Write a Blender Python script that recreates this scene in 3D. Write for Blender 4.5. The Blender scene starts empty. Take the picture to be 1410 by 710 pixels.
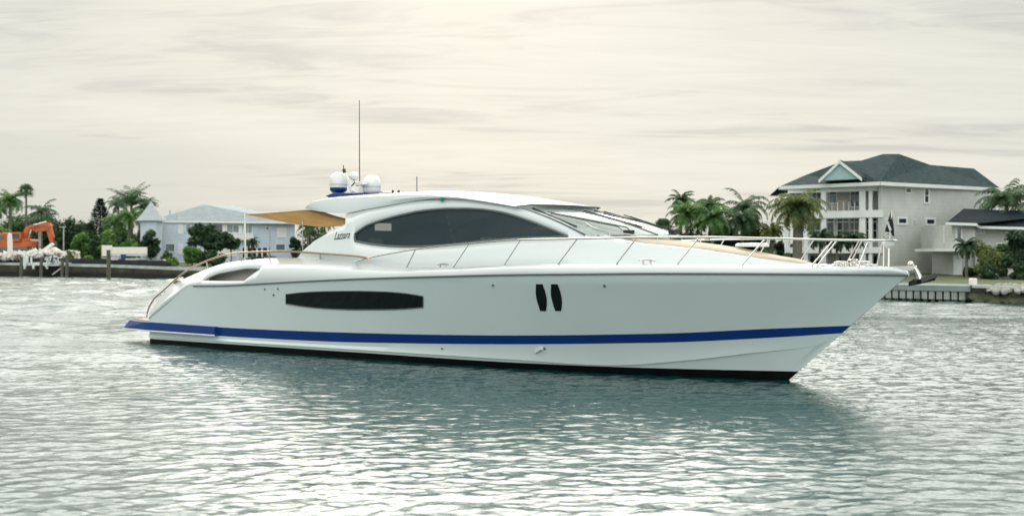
import bpy, bmesh, math, random
import numpy as np
from mathutils import Vector, Matrix

# ------------------------------------------------------------------ camera, world, sun
SC = bpy.context.scene
COL = SC.collection
F, CX, HY, CH = 1500.0, 705.0, 350.0, 2.7        # focal length in photo pixels, centre column, horizon row, eye height
cam_d = bpy.data.cameras.new("camera"); cam = bpy.data.objects.new("camera", cam_d); COL.objects.link(cam)
cam.location = (0, 0, CH); cam.rotation_euler = (math.radians(90), 0, 0)
cam_d.sensor_width = 36.0; cam_d.lens = 36.0 * F / 1410.0
cam_d.shift_y = -(355.0 - HY) / 1410.0
cam_d.clip_start = 0.1; cam_d.clip_end = 6000
cam_d.dof.use_dof = True; cam_d.dof.focus_distance = 26.0; cam_d.dof.aperture_fstop = 1.1
SC.camera = cam

SUN_EL, SUN_AZ = math.radians(27), math.radians(-2)      # azimuth from +Y (straight ahead), positive to the right
world = bpy.data.worlds.new("World"); SC.world = world; world.use_nodes = True
nt = world.node_tree; N = nt.nodes; L = nt.links; N.clear()
def wn(t, **k):
    n = N.new(t)
    for a, b in k.items(): setattr(n, a, b)
    return n
def wmath(op, a, b=None, clamp=False):
    n = wn('ShaderNodeMath', operation=op, use_clamp=clamp)
    for i, v in enumerate((a, b)):
        if v is None: continue
        if isinstance(v, (int, float)): n.inputs[i].default_value = v
        else: L.new(v, n.inputs[i])
    return n.outputs[0]
wo = wn('ShaderNodeOutputWorld'); bg = wn('ShaderNodeBackground'); bg.inputs['Strength'].default_value = 0.081
sky = wn('ShaderNodeTexSky', sky_type='NISHITA', sun_disc=False, sun_elevation=SUN_EL, sun_rotation=SUN_AZ,
         air_density=1.0, dust_density=4.0, ozone_density=1.0)
tc = wn('ShaderNodeTexCoord'); sep = wn('ShaderNodeSeparateXYZ'); L.new(tc.outputs['Generated'], sep.inputs[0])
zz = wmath('ADD', wmath('MAXIMUM', sep.outputs[2], 0.0), 0.10)
cmb = wn('ShaderNodeCombineXYZ')
L.new(wmath('DIVIDE', sep.outputs[0], zz), cmb.inputs[0]); L.new(wmath('DIVIDE', sep.outputs[1], zz), cmb.inputs[1])
def wnoise(scale, sx, sy, detail, off, dist=0.0, rough=0.55):
    mp = wn('ShaderNodeMapping'); mp.inputs['Scale'].default_value = (sx, sy, 1); mp.inputs['Location'].default_value = off
    mp.inputs['Rotation'].default_value = (0, 0, math.radians(6))
    L.new(cmb.outputs[0], mp.inputs[0])
    n = wn('ShaderNodeTexNoise'); n.inputs['Scale'].default_value = scale; n.inputs['Detail'].default_value = detail
    n.inputs['Distortion'].default_value = dist; n.inputs['Roughness'].default_value = rough
    L.new(mp.outputs[0], n.inputs['Vector']); return n.outputs['Fac']
n1 = wnoise(1.0, 0.42, 0.85, 7, (3.1, 7.7, 0), 0.6)
n2 = wnoise(1.0, 1.1, 4.2, 9, (11.0, 2.0, 0), 1.4, 0.62)
cl = wmath('ADD', wmath('MULTIPLY', n1, 0.60), wmath('MULTIPLY', n2, 0.40))
rmp = wn('ShaderNodeValToRGB'); L.new(cl, rmp.inputs[0])
e = rmp.color_ramp.elements
e[0].position = 0.40; e[0].color = (0.60, 0.605, 0.575, 1)
e[1].position = 0.585; e[1].color = (0.80, 0.80, 0.725, 1)
m_ = rmp.color_ramp.elements.new(0.48); m_.color = (0.74, 0.742, 0.675, 1)
# brightening towards the veiled sun and a warmer band low down, bluish clear strip at the left horizon
sd = Vector((math.sin(SUN_AZ) * math.cos(SUN_EL), math.cos(SUN_AZ) * math.cos(SUN_EL), math.sin(SUN_EL)))
dt = wn('ShaderNodeVectorMath', operation='DOT_PRODUCT'); L.new(tc.outputs['Generated'], dt.inputs[0]); dt.inputs[1].default_value = sd
glow = wmath('POWER', wmath('MAXIMUM', dt.outputs['Value'], 0.0), 3.0)
high = wn('ShaderNodeMapRange', interpolation_type='SMOOTHSTEP'); L.new(sep.outputs[2], high.inputs[0])
high.inputs[1].default_value = 0.222; high.inputs[2].default_value = 0.30; high.inputs[3].default_value = 0.0; high.inputs[4].default_value = 1.0
fwd = wmath('MAXIMUM', sep.outputs[1], 0.0)
gain = wmath('ADD', wmath('MULTIPLY', wmath('MULTIPLY', high.outputs[0], wmath('ADD', wmath('MULTIPLY', glow, 0.35), wmath('MULTIPLY', fwd, 1.6))), 26.0), wmath('ADD', 9.9, wmath('MULTIPLY', wmath('MAXIMUM', wmath('MULTIPLY', sep.outputs[1], -1.0), 0.0), 21.0)))
sc1 = wn('ShaderNodeVectorMath', operation='SCALE'); L.new(rmp.outputs[0], sc1.inputs[0]); L.new(gain, sc1.inputs['Scale'])
sc2 = wn('ShaderNodeVectorMath', operation='SCALE'); L.new(sky.outputs[0], sc2.inputs[0]); sc2.inputs['Scale'].default_value = 1.0
# clear patch mask: low and to the left
px_ = wmath('MULTIPLY', wmath('SUBTRACT', -0.13, sep.outputs[0]), 6.0, True)
pz_ = wmath('MULTIPLY', wmath('SUBTRACT', wmath('ADD', 0.105, wmath('MULTIPLY', wmath('SUBTRACT', n2, 0.5), 0.05)), sep.outputs[2]), 60.0, True)
clear = wmath('MULTIPLY', wmath('MULTIPLY', px_, pz_), 0.75)
tgt = wn('ShaderNodeMix', data_type='RGBA'); L.new(clear, tgt.inputs[0]); L.new(sc1.outputs[0], tgt.inputs[6])
tgt.inputs[7].default_value = (6.35, 6.6, 6.15, 1)
cool = wn('ShaderNodeMix', data_type='RGBA', blend_type='MULTIPLY'); L.new(wmath('MULTIPLY', sep.outputs[1], -2.0, True), cool.inputs[0])
L.new(tgt.outputs[2], cool.inputs[6]); cool.inputs[7].default_value = (0.95, 0.995, 1.04, 1)      # bluer, clearer sky behind the camera
mx = wn('ShaderNodeMix', data_type='RGBA'); mx.inputs[0].default_value = 0.06
L.new(cool.outputs[2], mx.inputs[6]); L.new(sc2.outputs[0], mx.inputs[7])
L.new(mx.outputs[2], bg.inputs['Color']); L.new(bg.outputs[0], wo.inputs['Surface'])

sun_d = bpy.data.lights.new("sun", 'SUN'); sun_d.energy = 0.55; sun_d.angle = math.radians(30); sun_d.color = (1.0, 0.94, 0.84)
sun = bpy.data.objects.new("sun", sun_d); COL.objects.link(sun)
sun.rotation_euler = (-sd).to_track_quat('-Z', 'Y').to_euler()
SC.view_settings.view_transform = 'Standard'; SC.view_settings.look = 'None'
SC.view_settings.exposure = 0.33; SC.view_settings.gamma = 1.0; SC.view_settings.use_curve_mapping = False

# ------------------------------------------------------------------ materials
MATS = {}
def mat(name, col, rough=0.5, metal=0.0, spec=0.5, var=0.0, vscale=3.0, bump=0.0, bscale=20.0, coat=0.0, col2=None, transl=0.0, stretch=(1, 1, 1)):
    if name in MATS: return MATS[name]
    m = bpy.data.materials.new(name); m.use_nodes = True; t = m.node_tree; b = t.nodes['Principled BSDF']
    b.inputs['Base Color'].default_value = (*col, 1); b.inputs['Roughness'].default_value = rough
    b.inputs['Metallic'].default_value = metal; b.inputs['Specular IOR Level'].default_value = spec
    b.inputs['Coat Weight'].default_value = coat; b.inputs['Coat Roughness'].default_value = 0.06
    if var or bump or col2:
        co = t.nodes.new('ShaderNodeTexCoord'); mp = t.nodes.new('ShaderNodeMapping'); mp.inputs['Scale'].default_value = stretch
        t.links.new(co.outputs['Object'], mp.inputs[0])
    if var or col2:
        n = t.nodes.new('ShaderNodeTexNoise'); n.inputs['Scale'].default_value = vscale; n.inputs['Detail'].default_value = 6
        t.links.new(mp.outputs[0], n.inputs['Vector'])
        r = t.nodes.new('ShaderNodeValToRGB'); c2 = col2 or tuple(min(1, c * (1 + var)) for c in col)
        c1 = col if col2 else tuple(c * (1 - var) for c in col)
        r.color_ramp.elements[0].position = 0.35; r.color_ramp.elements[0].color = (*c1, 1)
        r.color_ramp.elements[1].position = 0.65; r.color_ramp.elements[1].color = (*c2, 1)
        t.links.new(n.outputs['Fac'], r.inputs[0]); t.links.new(r.outputs[0], b.inputs['Base Color'])
    if bump:
        n = t.nodes.new('ShaderNodeTexNoise'); n.inputs['Scale'].default_value = bscale; n.inputs['Detail'].default_value = 5
        t.links.new(mp.outputs[0], n.inputs['Vector'])
        bp = t.nodes.new('ShaderNodeBump'); bp.inputs['Strength'].default_value = bump; bp.inputs['Distance'].default_value = 0.05
        t.links.new(n.outputs['Fac'], bp.inputs['Height']); t.links.new(bp.outputs[0], b.inputs['Normal'])
    if transl:
        tr = t.nodes.new('ShaderNodeBsdfTranslucent'); ms = t.nodes.new('ShaderNodeMixShader'); ms.inputs[0].default_value = transl
        if var or col2: t.links.new(r.outputs[0], tr.inputs[0])
        else: tr.inputs[0].default_value = (*col, 1)
        out = t.nodes['Material Output']
        t.links.new(b.outputs[0], ms.inputs[1]); t.links.new(tr.outputs[0], ms.inputs[2]); t.links.new(ms.outputs[0], out.inputs[0])
    MATS[name] = m; return m

def lined(name, col, step, dark=0.75, axis=2, rough=0.7, var=0.06):
    """painted boards: thin darker joints every `step` metres"""
    m = mat(name, col, rough, var=var, vscale=1.5)
    t = m.node_tree; b = t.nodes['Principled BSDF']; src = b.inputs['Base Color'].links[0].from_socket
    co = t.nodes.new('ShaderNodeTexCoord'); sp = t.nodes.new('ShaderNodeSeparateXYZ'); t.links.new(co.outputs['Object'], sp.inputs[0])
    dv = t.nodes.new('ShaderNodeMath'); dv.operation = 'DIVIDE'; t.links.new(sp.outputs[axis], dv.inputs[0]); dv.inputs[1].default_value = step
    fr = t.nodes.new('ShaderNodeMath'); fr.operation = 'FRACT'; t.links.new(dv.outputs[0], fr.inputs[0])
    lt = t.nodes.new('ShaderNodeMath'); lt.operation = 'LESS_THAN'; t.links.new(fr.outputs[0], lt.inputs[0]); lt.inputs[1].default_value = 0.16
    mm = t.nodes.new('ShaderNodeMix'); mm.data_type = 'RGBA'; mm.blend_type = 'MULTIPLY'
    t.links.new(lt.outputs[0], mm.inputs[0]); t.links.new(src, mm.inputs[6]); mm.inputs[7].default_value = (dark, dark, dark, 1)
    t.links.new(mm.outputs[2], b.inputs['Base Color']); return m

GEL = mat('white_gelcoat', (0.70, 0.735, 0.74), 0.22, coat=0.6, var=0.012, vscale=0.7)
GELT = mat('white_hull_topcoat', (0.675, 0.755, 0.75), 0.2, coat=0.7, var=0.015, vscale=0.5)
BLUE = mat('blue_paint', (0.006, 0.038, 0.19), 0.25, spec=0.3, coat=0.15, var=0.05, vscale=1.0)
BLACK = mat('black_bottom_paint', (0.004, 0.005, 0.005), 0.6, spec=0.15, var=0.3)
STEEL = mat('polished_steel', (0.62, 0.60, 0.57), 0.16, metal=1.0, var=0.05)
BRONZE = mat('warm_polished_rail', (0.50, 0.38, 0.28), 0.2, metal=1.0, var=0.05)
RUB = mat('grey_rubber', (0.10, 0.12, 0.12), 0.6, var=0.1)
BLKP = mat('black_plastic', (0.012, 0.013, 0.014), 0.35, var=0.2)
TEAK = mat('teak_deck', (0.40, 0.29, 0.18), 0.6, var=0.15, vscale=6, stretch=(1, 8, 1))
CUSH = mat('tan_cushion', (0.50, 0.42, 0.33), 0.75, var=0.05, vscale=3, bump=0.1)
BEIGE = mat('beige_vinyl', (0.78, 0.73, 0.67), 0.6, var=0.04)
CANV = mat('tan_canvas', (0.64, 0.50, 0.29), 0.8, var=0.08, vscale=2.0, transl=0.55)
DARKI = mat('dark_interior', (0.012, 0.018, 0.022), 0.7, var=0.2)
GRN = mat('green_lens', (0.0, 0.22, 0.16), 0.2)
WPL = mat('white_dome_plastic', (0.74, 0.75, 0.74), 0.35, var=0.03)
HGLASS = mat('black_hull_glass', (0.006, 0.008, 0.008), 0.06, spec=0.6, var=0.2)
FLAGM = mat('black_flag_cloth', (0.01, 0.01, 0.012), 0.8, var=0.2)
FLAGW = mat('white_flag_print', (0.6, 0.6, 0.6), 0.8)

def glass_mat(name, tint, trans, body):
    m = bpy.data.materials.new(name); m.use_nodes = True; t = m.node_tree; b = t.nodes['Principled BSDF']
    b.inputs['Base Color'].default_value = (*body, 1); b.inputs['Roughness'].default_value = 0.04
    b.inputs['Specular IOR Level'].default_value = 0.6
    tr = t.nodes.new('ShaderNodeBsdfTransparent'); tr.inputs[0].default_value = (*tint, 1)
    ms = t.nodes.new('ShaderNodeMixShader'); ms.inputs[0].default_value = trans
    n = t.nodes.new('ShaderNodeTexNoise'); n.inputs['Scale'].default_value = 0.6
    co = t.nodes.new('ShaderNodeTexCoord'); t.links.new(co.outputs['Object'], n.inputs['Vector'])
    bp = t.nodes.new('ShaderNodeBump'); bp.inputs['Strength'].default_value = 0.05; t.links.new(n.outputs['Fac'], bp.inputs['Height'])
    t.links.new(bp.outputs[0], b.inputs['Normal'])
    t.links.new(b.outputs[0], ms.inputs[1]); t.links.new(tr.outputs[0], ms.inputs[2])
    t.links.new(ms.outputs[0], t.nodes['Material Output'].inputs[0]); MATS[name] = m; return m
SGLASS = glass_mat('tinted_side_glass', (0.58, 0.64, 0.60), 0.45, (0.016, 0.045, 0.058))
WGLASS = glass_mat('windshield_glass', (0.85, 0.90, 0.87), 0.25, (0.44, 0.50, 0.48))  # pale body colour paints in the bright sky reflection

# ------------------------------------------------------------------ mesh helpers
def tag(o, label=None, cat=None, group=None, kind=None):
    if label: o['label'] = label
    if cat: o['category'] = cat
    if group: o['group'] = group
    if kind: o['kind'] = kind
    return o
def empty(name, loc, label=None, cat=None, group=None, rz=0.0):
    o = bpy.data.objects.new(name, None); COL.objects.link(o); o.location = loc; o.rotation_euler = (0, 0, rz)
    o.empty_display_size = 0.3
    return tag(o, label, cat, group)
class MB:
    def __init__(s, org=(0, 0, 0)): s.v = []; s.f = []; s.m = []; s.o = Vector(org); s.cur = 0
    def pt(s, p): s.v.append(Vector(p) - s.o); return len(s.v) - 1
    def face(s, idx): s.f.append(tuple(idx)); s.m.append(s.cur)
    def poly(s, pts): s.face([s.pt(p) for p in pts])
    def grid(s, rows, wrap=False, skip=None):
        idx = [[s.pt(p) for p in r] for r in rows]
        for i in range(len(rows) - 1):
            n = len(rows[i])
            for j in range(n if wrap else n - 1):
                if skip and skip(i, j): continue
                k = (j + 1) % n
                s.face([idx[i][j], idx[i][k], idx[i + 1][k], idx[i + 1][j]])
        return idx
    def box(s, c, d, rz=0.0, M=None):
        R = M or Matrix.Rotation(rz, 3, 'Z'); c = Vector(c)
        q = [s.pt(c + R @ Vector((sx * d[0] / 2, sy * d[1] / 2, sz * d[2] / 2))) for sz in (-1, 1) for sy in (-1, 1) for sx in (-1, 1)]
        for f in ((0, 2, 3, 1), (4, 5, 7, 6), (0, 1, 5, 4), (2, 6, 7, 3), (0, 4, 6, 2), (1, 3, 7, 5)): s.face([q[i] for i in f])
    def tube(s, pts, r, n=8, cap=True):
        pts = [Vector(p) for p in pts]; m = len(pts)
        rr = r if isinstance(r, (list, tuple)) else [r] * m
        rows = []; up = Vector((0, 0, 1))
        for i, p in enumerate(pts):
            d = (pts[min(i + 1, m - 1)] - pts[max(i - 1, 0)]).normalized()
            a = up if abs(d.dot(up)) < 0.95 else Vector((1, 0, 0))
            x = d.cross(a).normalized(); y = d.cross(x)
            rows.append([p + (x * math.cos(t) + y * math.sin(t)) * rr[i] for t in [2 * math.pi * k / n for k in range(n)]])
        idx = s.grid(rows, wrap=True)
        if cap: s.face(idx[0][::-1]); s.face(idx[-1])
    def lathe(s, prof, c, n=20, sx=1.0, sy=1.0):
        c = Vector(c)
        rows = [[c + Vector((r * math.cos(t) * sx, r * math.sin(t) * sy, z)) for t in [2 * math.pi * k / n for k in range(n)]] for r, z in prof]
        idx = s.grid(rows, wrap=True); s.face(idx[0][::-1]); s.face(idx[-1])
    def prism(s, poly, ext):
        """poly: list of 3-D points, extruded along ext"""
        e_ = Vector(ext); a = [s.pt(p) for p in poly]; b = [s.pt(Vector(p) + e_) for p in poly]; n = len(poly)
        s.face(a[::-1]); s.face(b)
        for i in range(n): s.face([a[i], a[(i + 1) % n], b[(i + 1) % n], b[i]])
    def build(s, name, mats, parent=None, smooth=False, ang=35, recalc=True, weld=False, bevel=0.0):
        me = bpy.data.meshes.new(name); me.from_pydata([tuple(v) for v in s.v], [], s.f)
        mats = mats if isinstance(mats, (list, tuple)) else [mats]
        for m in mats: me.materials.append(m)
        me.polygons.foreach_set('material_index', s.m)
        if weld or recalc:
            b = bmesh.new(); b.from_mesh(me)
            if weld: bmesh.ops.remove_doubles(b, verts=b.verts, dist=0.0004)
            if recalc: bmesh.ops.recalc_face_normals(b, faces=b.faces)
            b.to_mesh(me); b.free()
        if smooth:
            me.shade_smooth(); me.set_sharp_from_angle(angle=math.radians(ang))
        o = bpy.data.objects.new(name, me); COL.objects.link(o)
        if parent: o.parent = parent
        else: o.location = s.o
        if bevel:
            bv = o.modifiers.new('bevel', 'BEVEL'); bv.width = bevel; bv.segments = 2; bv.limit_method = 'ANGLE'
        return o
def solid(o, th, off=-1):
    m = o.modifiers.new('solid', 'SOLIDIFY'); m.thickness = th; m.offset = off; return o

def W(px, py, Y):                                  # point seen at a photo position, at distance Y
    return Vector(((px - CX) / F * Y, Y, CH - (py - HY) / F * Y))

def pchip(pts):
    x = np.array([p[0] for p in pts], float); y = np.array([p[1] for p in pts], float)
    h = np.diff(x); dl = np.diff(y) / h; n = len(x); d = np.zeros(n)
    for i in range(1, n - 1):
        if dl[i - 1] * dl[i] > 0:
            w1 = 2 * h[i] + h[i - 1]; w2 = h[i] + 2 * h[i - 1]
            d[i] = (w1 + w2) / (w1 / dl[i - 1] + w2 / dl[i])
    d[0] = dl[0]; d[-1] = dl[-1]
    def f(v):
        if v <= x[0]: return float(y[0])
        if v >= x[-1]: return float(y[-1])
        i = int(np.searchsorted(x, v) - 1); i = min(max(i, 0), n - 2); t = (v - x[i]) / h[i]
        return float((2*t**3-3*t**2+1)*y[i] + (t**3-2*t**2+t)*h[i]*d[i] + (-2*t**3+3*t**2)*y[i+1] + (t**3-t**2)*h[i]*d[i+1])
    return f
def lin(pts):
    xs = [p[0] for p in pts]; ys = [p[1] for p in pts]
    return lambda v: float(np.interp(v, xs, ys))

# ------------------------------------------------------------------ water, land
def make_water():
    rg_ = np.random.RandomState(11)
    xs = np.concatenate([[-2500, -600, -150, -100], np.arange(-80, -24, 0.4), np.concatenate([np.arange(-24, -14, 0.12), np.arange(-14, 18, 0.052), np.arange(18, 34, 0.12)]), np.arange(34, 60, 0.4), [80, 180, 600, 2500]])
    ys = np.concatenate([[-60, -10, 3], np.arange(9, 20, 0.028), np.arange(20, 30, 0.045), np.arange(30, 42, 0.09), np.arange(42, 75, 0.28), np.arange(75, 150, 0.6), [200, 500, 1500, 4000]])
    Xg, Yg = np.meshgrid(xs, ys); H = np.zeros_like(Xg)
    for k in range(130):
        lam = 0.115 * (0.95 / 0.115) ** (rg_.rand() ** 1.15); kk = 2 * math.pi / lam
        th = math.radians(90 + rg_.randn() * 34 + 8); ph = rg_.rand() * 6.28
        A = 0.0080 * lam ** 0.95 / math.sqrt(130 / 16.0)
        q = kk * (Xg * math.cos(th) + Yg * math.sin(th)) + ph + 0.8 * np.sin(Xg * .21 + k) + 0.6 * np.sin(Yg * .17 + 2 * k)
        H += A * (np.sin(q) + 0.22 * np.cos(2 * q))
    pat = 0.5 + 0.5 * np.sin(Xg * .16 + 1.1 * np.sin(Yg * .09) + .6) * np.sin(Yg * .21 + 1.3 * np.sin(Xg * .07) + 1.0)
    calm = 1 / (1 + np.exp((Xg + 3.2 + 0.12 * (Yg - 12)) / 1.1))                        # slick in the left foreground
    amp = (0.50 + 0.72 * pat) * (1 - 0.25 * calm)
    amp *= np.clip((Yg - 8) / 2, 0, 1) * np.clip((75 - Yg) / 25, 0, 1) * np.clip((Xg + 24) / 4, 0, 1) * np.clip((34 - Xg) / 4, 0, 1)
    H *= amp
    far_w = np.clip(np.maximum((Yg - 40) / 25, np.maximum((-Xg - 6) / 14, (Xg - 30) / 5)), 0, 1) * np.clip((148 - Yg) / 8, 0, 1) * np.clip((Xg + 80) / 8, 0, 1) * np.clip((60 - Xg) / 8, 0, 1) * np.clip((Yg - 8) / 2, 0, 1)
    FH = np.zeros_like(Xg)
    for k in range(46):
        lam = 1.7 * (4.6 / 1.7) ** (rg_.rand() ** 1.2); kk = 2 * math.pi / lam; th = math.radians(90 + rg_.randn() * 30); ph = rg_.rand() * 6.28
        FH += 0.0052 * lam * np.sin(kk * (Xg * math.cos(th) + Yg * math.sin(th)) + ph + 0.7 * np.sin(Xg * .13 + k))
    H += FH * far_w
    H += 0.035 * np.exp(-((Yg - 35.6 + 0.10 * (Xg + 11)) / 1.3) ** 2) * np.sin(2 * math.pi * (Yg + 0.35 * Xg + .3 * np.sin(Xg * 1.3)) / 0.95) / (1 + np.exp((Xg + 10.3) / .4)) * np.clip((Xg + 24) / 8, 0, 1)      # last of the stern wash
    nx, ny = len(xs), len(ys); v = np.stack([Xg.ravel(), Yg.ravel(), H.ravel()], 1)
    a = (np.arange(ny - 1)[:, None] * nx + np.arange(nx - 1)[None, :]).ravel(); fc = np.stack([a, a + 1, a + nx + 1, a + nx], 1)
    me = bpy.data.meshes.new('water'); me.vertices.add(len(v)); me.vertices.foreach_set('co', v.ravel())
    me.loops.add(fc.size); me.loops.foreach_set('vertex_index', fc.ravel()); me.polygons.add(len(fc))
    me.polygons.foreach_set('loop_start', np.arange(0, fc.size, 4)); me.polygons.foreach_set('loop_total', np.full(len(fc), 4)); me.update(); me.validate()
    me.shade_smooth()
    m = bpy.data.materials.new('sea_water'); m.use_nodes = True; t = m.node_tree; b = t.nodes['Principled BSDF']
    b.inputs['Base Color'].default_value = (0.002, 0.045, 0.043, 1); b.inputs['Roughness'].default_value = 0.015; b.inputs['IOR'].default_value = 1.46
    co = t.nodes.new('ShaderNodeTexCoord')
    def noise(scale, sx, sy, det, rot=0.0, dist=0.0, rough=0.5):
        mp = t.nodes.new('ShaderNodeMapping'); mp.inputs['Scale'].default_value = (sx, sy, 1); mp.inputs['Rotation'].default_value = (0, 0, rot)
        t.links.new(co.outputs['Object'], mp.inputs[0])
        n = t.nodes.new('ShaderNodeTexNoise'); n.inputs['Scale'].default_value = scale; n.inputs['Detail'].default_value = det
        n.inputs['Distortion'].default_value = dist; n.inputs['Roughness'].default_value = rough
        t.links.new(mp.outputs[0], n.inputs['Vector']); return n.outputs['Fac']
    def mth(op, a, b_=None, clamp=False):
        n = t.nodes.new('ShaderNodeMath'); n.operation = op; n.use_clamp = clamp
        for i, v in enumerate((a, b_)):
            if v is None: continue
            if isinstance(v, (int, float)): n.inputs[i].default_value = v
            else: t.links.new(v, n.inputs[i])
        return n.outputs[0]
    big = noise(0.22, 1, 1.4, 2)
    a1 = noise(1.0, 1.8, 3.8, 3, 0.25, 0.3)
    a2 = noise(1.0, 8.0, 17.0, 4, -0.2, 0.4, 0.55)
    patch = noise(0.045, 1, 1.8, 2)
    pr = t.nodes.new('ShaderNodeMapRange'); t.links.new(patch, pr.inputs[0]); pr.inputs[1].default_value = 0.38; pr.inputs[2].default_value = 0.6
    pr.inputs[3].default_value = 0.45; pr.inputs[4].default_value = 1.0
    sp_ = t.nodes.new('ShaderNodeSeparateXYZ'); t.links.new(co.outputs['Object'], sp_.inputs[0])
    fr2 = t.nodes.new('ShaderNodeMapRange'); t.links.new(sp_.outputs[1], fr2.inputs[0])
    for k_, v_ in ((1, 18), (2, 75), (3, 1.0), (4, 5.0)): fr2.inputs[k_].default_value = v_
    ax = mth('ABSOLUTE', mth('ADD', sp_.outputs[0], -5.0)); fr3 = t.nodes.new('ShaderNodeMapRange'); t.links.new(ax, fr3.inputs[0])
    for k_, v_ in ((1, 23), (2, 30), (3, 1.0), (4, 3.0)): fr3.inputs[k_].default_value = v_
    far = mth('MAXIMUM', fr2.outputs[0], fr3.outputs[0])
    h = mth('ADD', mth('MULTIPLY', mth('MULTIPLY', big, far), 0.022), mth('MULTIPLY', pr.outputs[0], mth('ADD', mth('MULTIPLY', mth('MULTIPLY', a1, far), 0.024), mth('MULTIPLY', mth('MULTIPLY', a2, far), 0.008))))
    bp = t.nodes.new('ShaderNodeBump'); bp.inputs['Strength'].default_value = 1.0; bp.inputs['Distance'].default_value = 1.0
    t.links.new(h, bp.inputs['Height']); t.links.new(bp.outputs[0], b.inputs['Normal'])
    me.materials.append(m); wo_ = bpy.data.objects.new('water', me); COL.objects.link(wo_)
    tag(wo_, 'teal rippled water of the canal reflecting the pale sky', None, None, 'structure')
make_water()

# shoreline: photo column, row of the waterline, row of the top of the wall
SH = [(-500, 374, 358), (-200, 377.5, 359.5), (0, 380, 361), (150, 382, 364), (250, 384.5, 368), (420, 388, 372), (620, 392, 376), (900, 400, 382), (1120, 409, 389), (1215, 413, 391.5), (1337, 416.5, 392.5), (1480, 421, 396), (1700, 428, 401)]
def shore(px):
    yw = np.interp(px, [s[0] for s in SH], [s[1] for s in SH]); yc = np.interp(px, [s[0] for s in SH], [s[2] for s in SH])
    Y = F * CH / (yw - HY); return Vector(((px - CX) / F * Y, Y, 0)), CH - (yc - HY) / F * Y
GRASS = mat('lawn_ground', (0.05, 0.08, 0.025), 0.95, col2=(0.10, 0.11, 0.05), vscale=0.5, bump=0.4, bscale=8)
def land_row(off, dz):
    r = []
    for px in [s[0] for s in SH]:
        p, zc = shore(px); r.append((p.x * (1 + off / p.y), p.y + off, zc + dz))
    return r
lm = MB(); lm.grid([land_row(0.3, -0.06), land_row(6, 0.0), land_row(20, 0.25), land_row(60, 0.4), land_row(900, 0.5)])
tag(lm.build('ground', GRASS, recalc=False), 'low grassy shore across the water', None, None, 'structure')

# ------------------------------------------------------------------ THE YACHT
TH = math.radians(-37.2)
U = Vector((math.cos(TH), math.sin(TH))); V = Vector((math.sin(TH), -math.cos(TH)))      # forward and starboard
RT = Vector((-9.59, 35.19))
yacht = empty('motor_yacht', (RT.x, RT.y, 0), 'long white sport motor yacht with blue stripe floating in the foreground', 'yacht', rz=TH)
def sz(px, py, t):
    d = Vector(((px - CX) / F, 1.0)); k = (t + V.dot(RT)) / V.dot(d)
    return U.dot(d * k - RT), CH - (py - HY) / F * k
def pxof(s, t):
    P = RT + U * s + V * t; return CX + F * P.x / P.y, P.y
def solve(px, py, g, t0=2.0):
    t = t0
    for _ in range(12):
        s, z = sz(px, py, t); t = 0.5 * t + 0.5 * g(s, z)
    s, z = sz(px, py, t); return s, t, z
def Lc(s, t, z): return Vector((s, -t, z))                # local coordinates (y is port)

LW, LB = 19.5, 22.03
Twl = pchip([(0, 2.42), (0.23, 2.38), (0.45, 2.16), (0.68, 1.66), (0.82, 1.12), (0.91, 0.62), (1, 0.0)])
Tsh = pchip([(0, 2.55), (0.12, 2.72), (0.3, 2.85), (0.5, 2.85), (0.65, 2.68), (0.78, 2.2), (0.88, 1.5), (0.95, 0.74), (1, 0.02)])
i_boot = pchip([(203, 465.8), (350, 475.5), (500, 485.3), (705, 498.5), (855, 505), (955, 507.8), (1098, 511)])
i_ch = pchip([(203, 463), (500, 481.5), (705, 494.5), (845, 502.5), (950, 495.4), (1034, 486), (1132, 475.5), (1141, 474)])
i_s0 = pchip([(200, 455), (350, 465), (500, 471.3), (705, 473.6), (905, 471.5), (1055, 465), (1160, 458.5)])
i_s1 = pchip([(199, 443), (350, 452.8), (500, 458.2), (600, 460.5), (705, 461.5), (905, 459), (1055, 452.5), (1170, 448)])
i_K = pchip([(198, 443), (202, 441), (215, 431), (235, 414), (262, 393.2), (300, 392.8), (350, 390.5), (400, 387.6), (500, 383), (600, 380), (700, 377.6), (800, 376.6), (900, 375.8), (1000, 376), (1100, 376.5), (1200, 377.3), (1250, 378)])
i_B = pchip([(197, 441.5), (200, 437), (208, 426), (226, 403.5), (242, 390), (255, 383), (284, 370.5), (312, 361.7), (340, 357.9), (368, 355.6), (403, 355.3), (446, 357.6), (500, 363), (557, 367.9), (603, 368.5), (680, 365), (720, 363.2), (900, 363.2), (1060, 364.5), (1150, 366.5), (1225, 368), (1243, 372), (1252, 377)])
ins = pchip([(197, 0.05), (215, 0.2), (262, 0.42), (400, 0.5), (500, 0.35), (600, 0.17), (1100, 0.14), (1215, 0.1), (1250, 0.0)])

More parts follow.
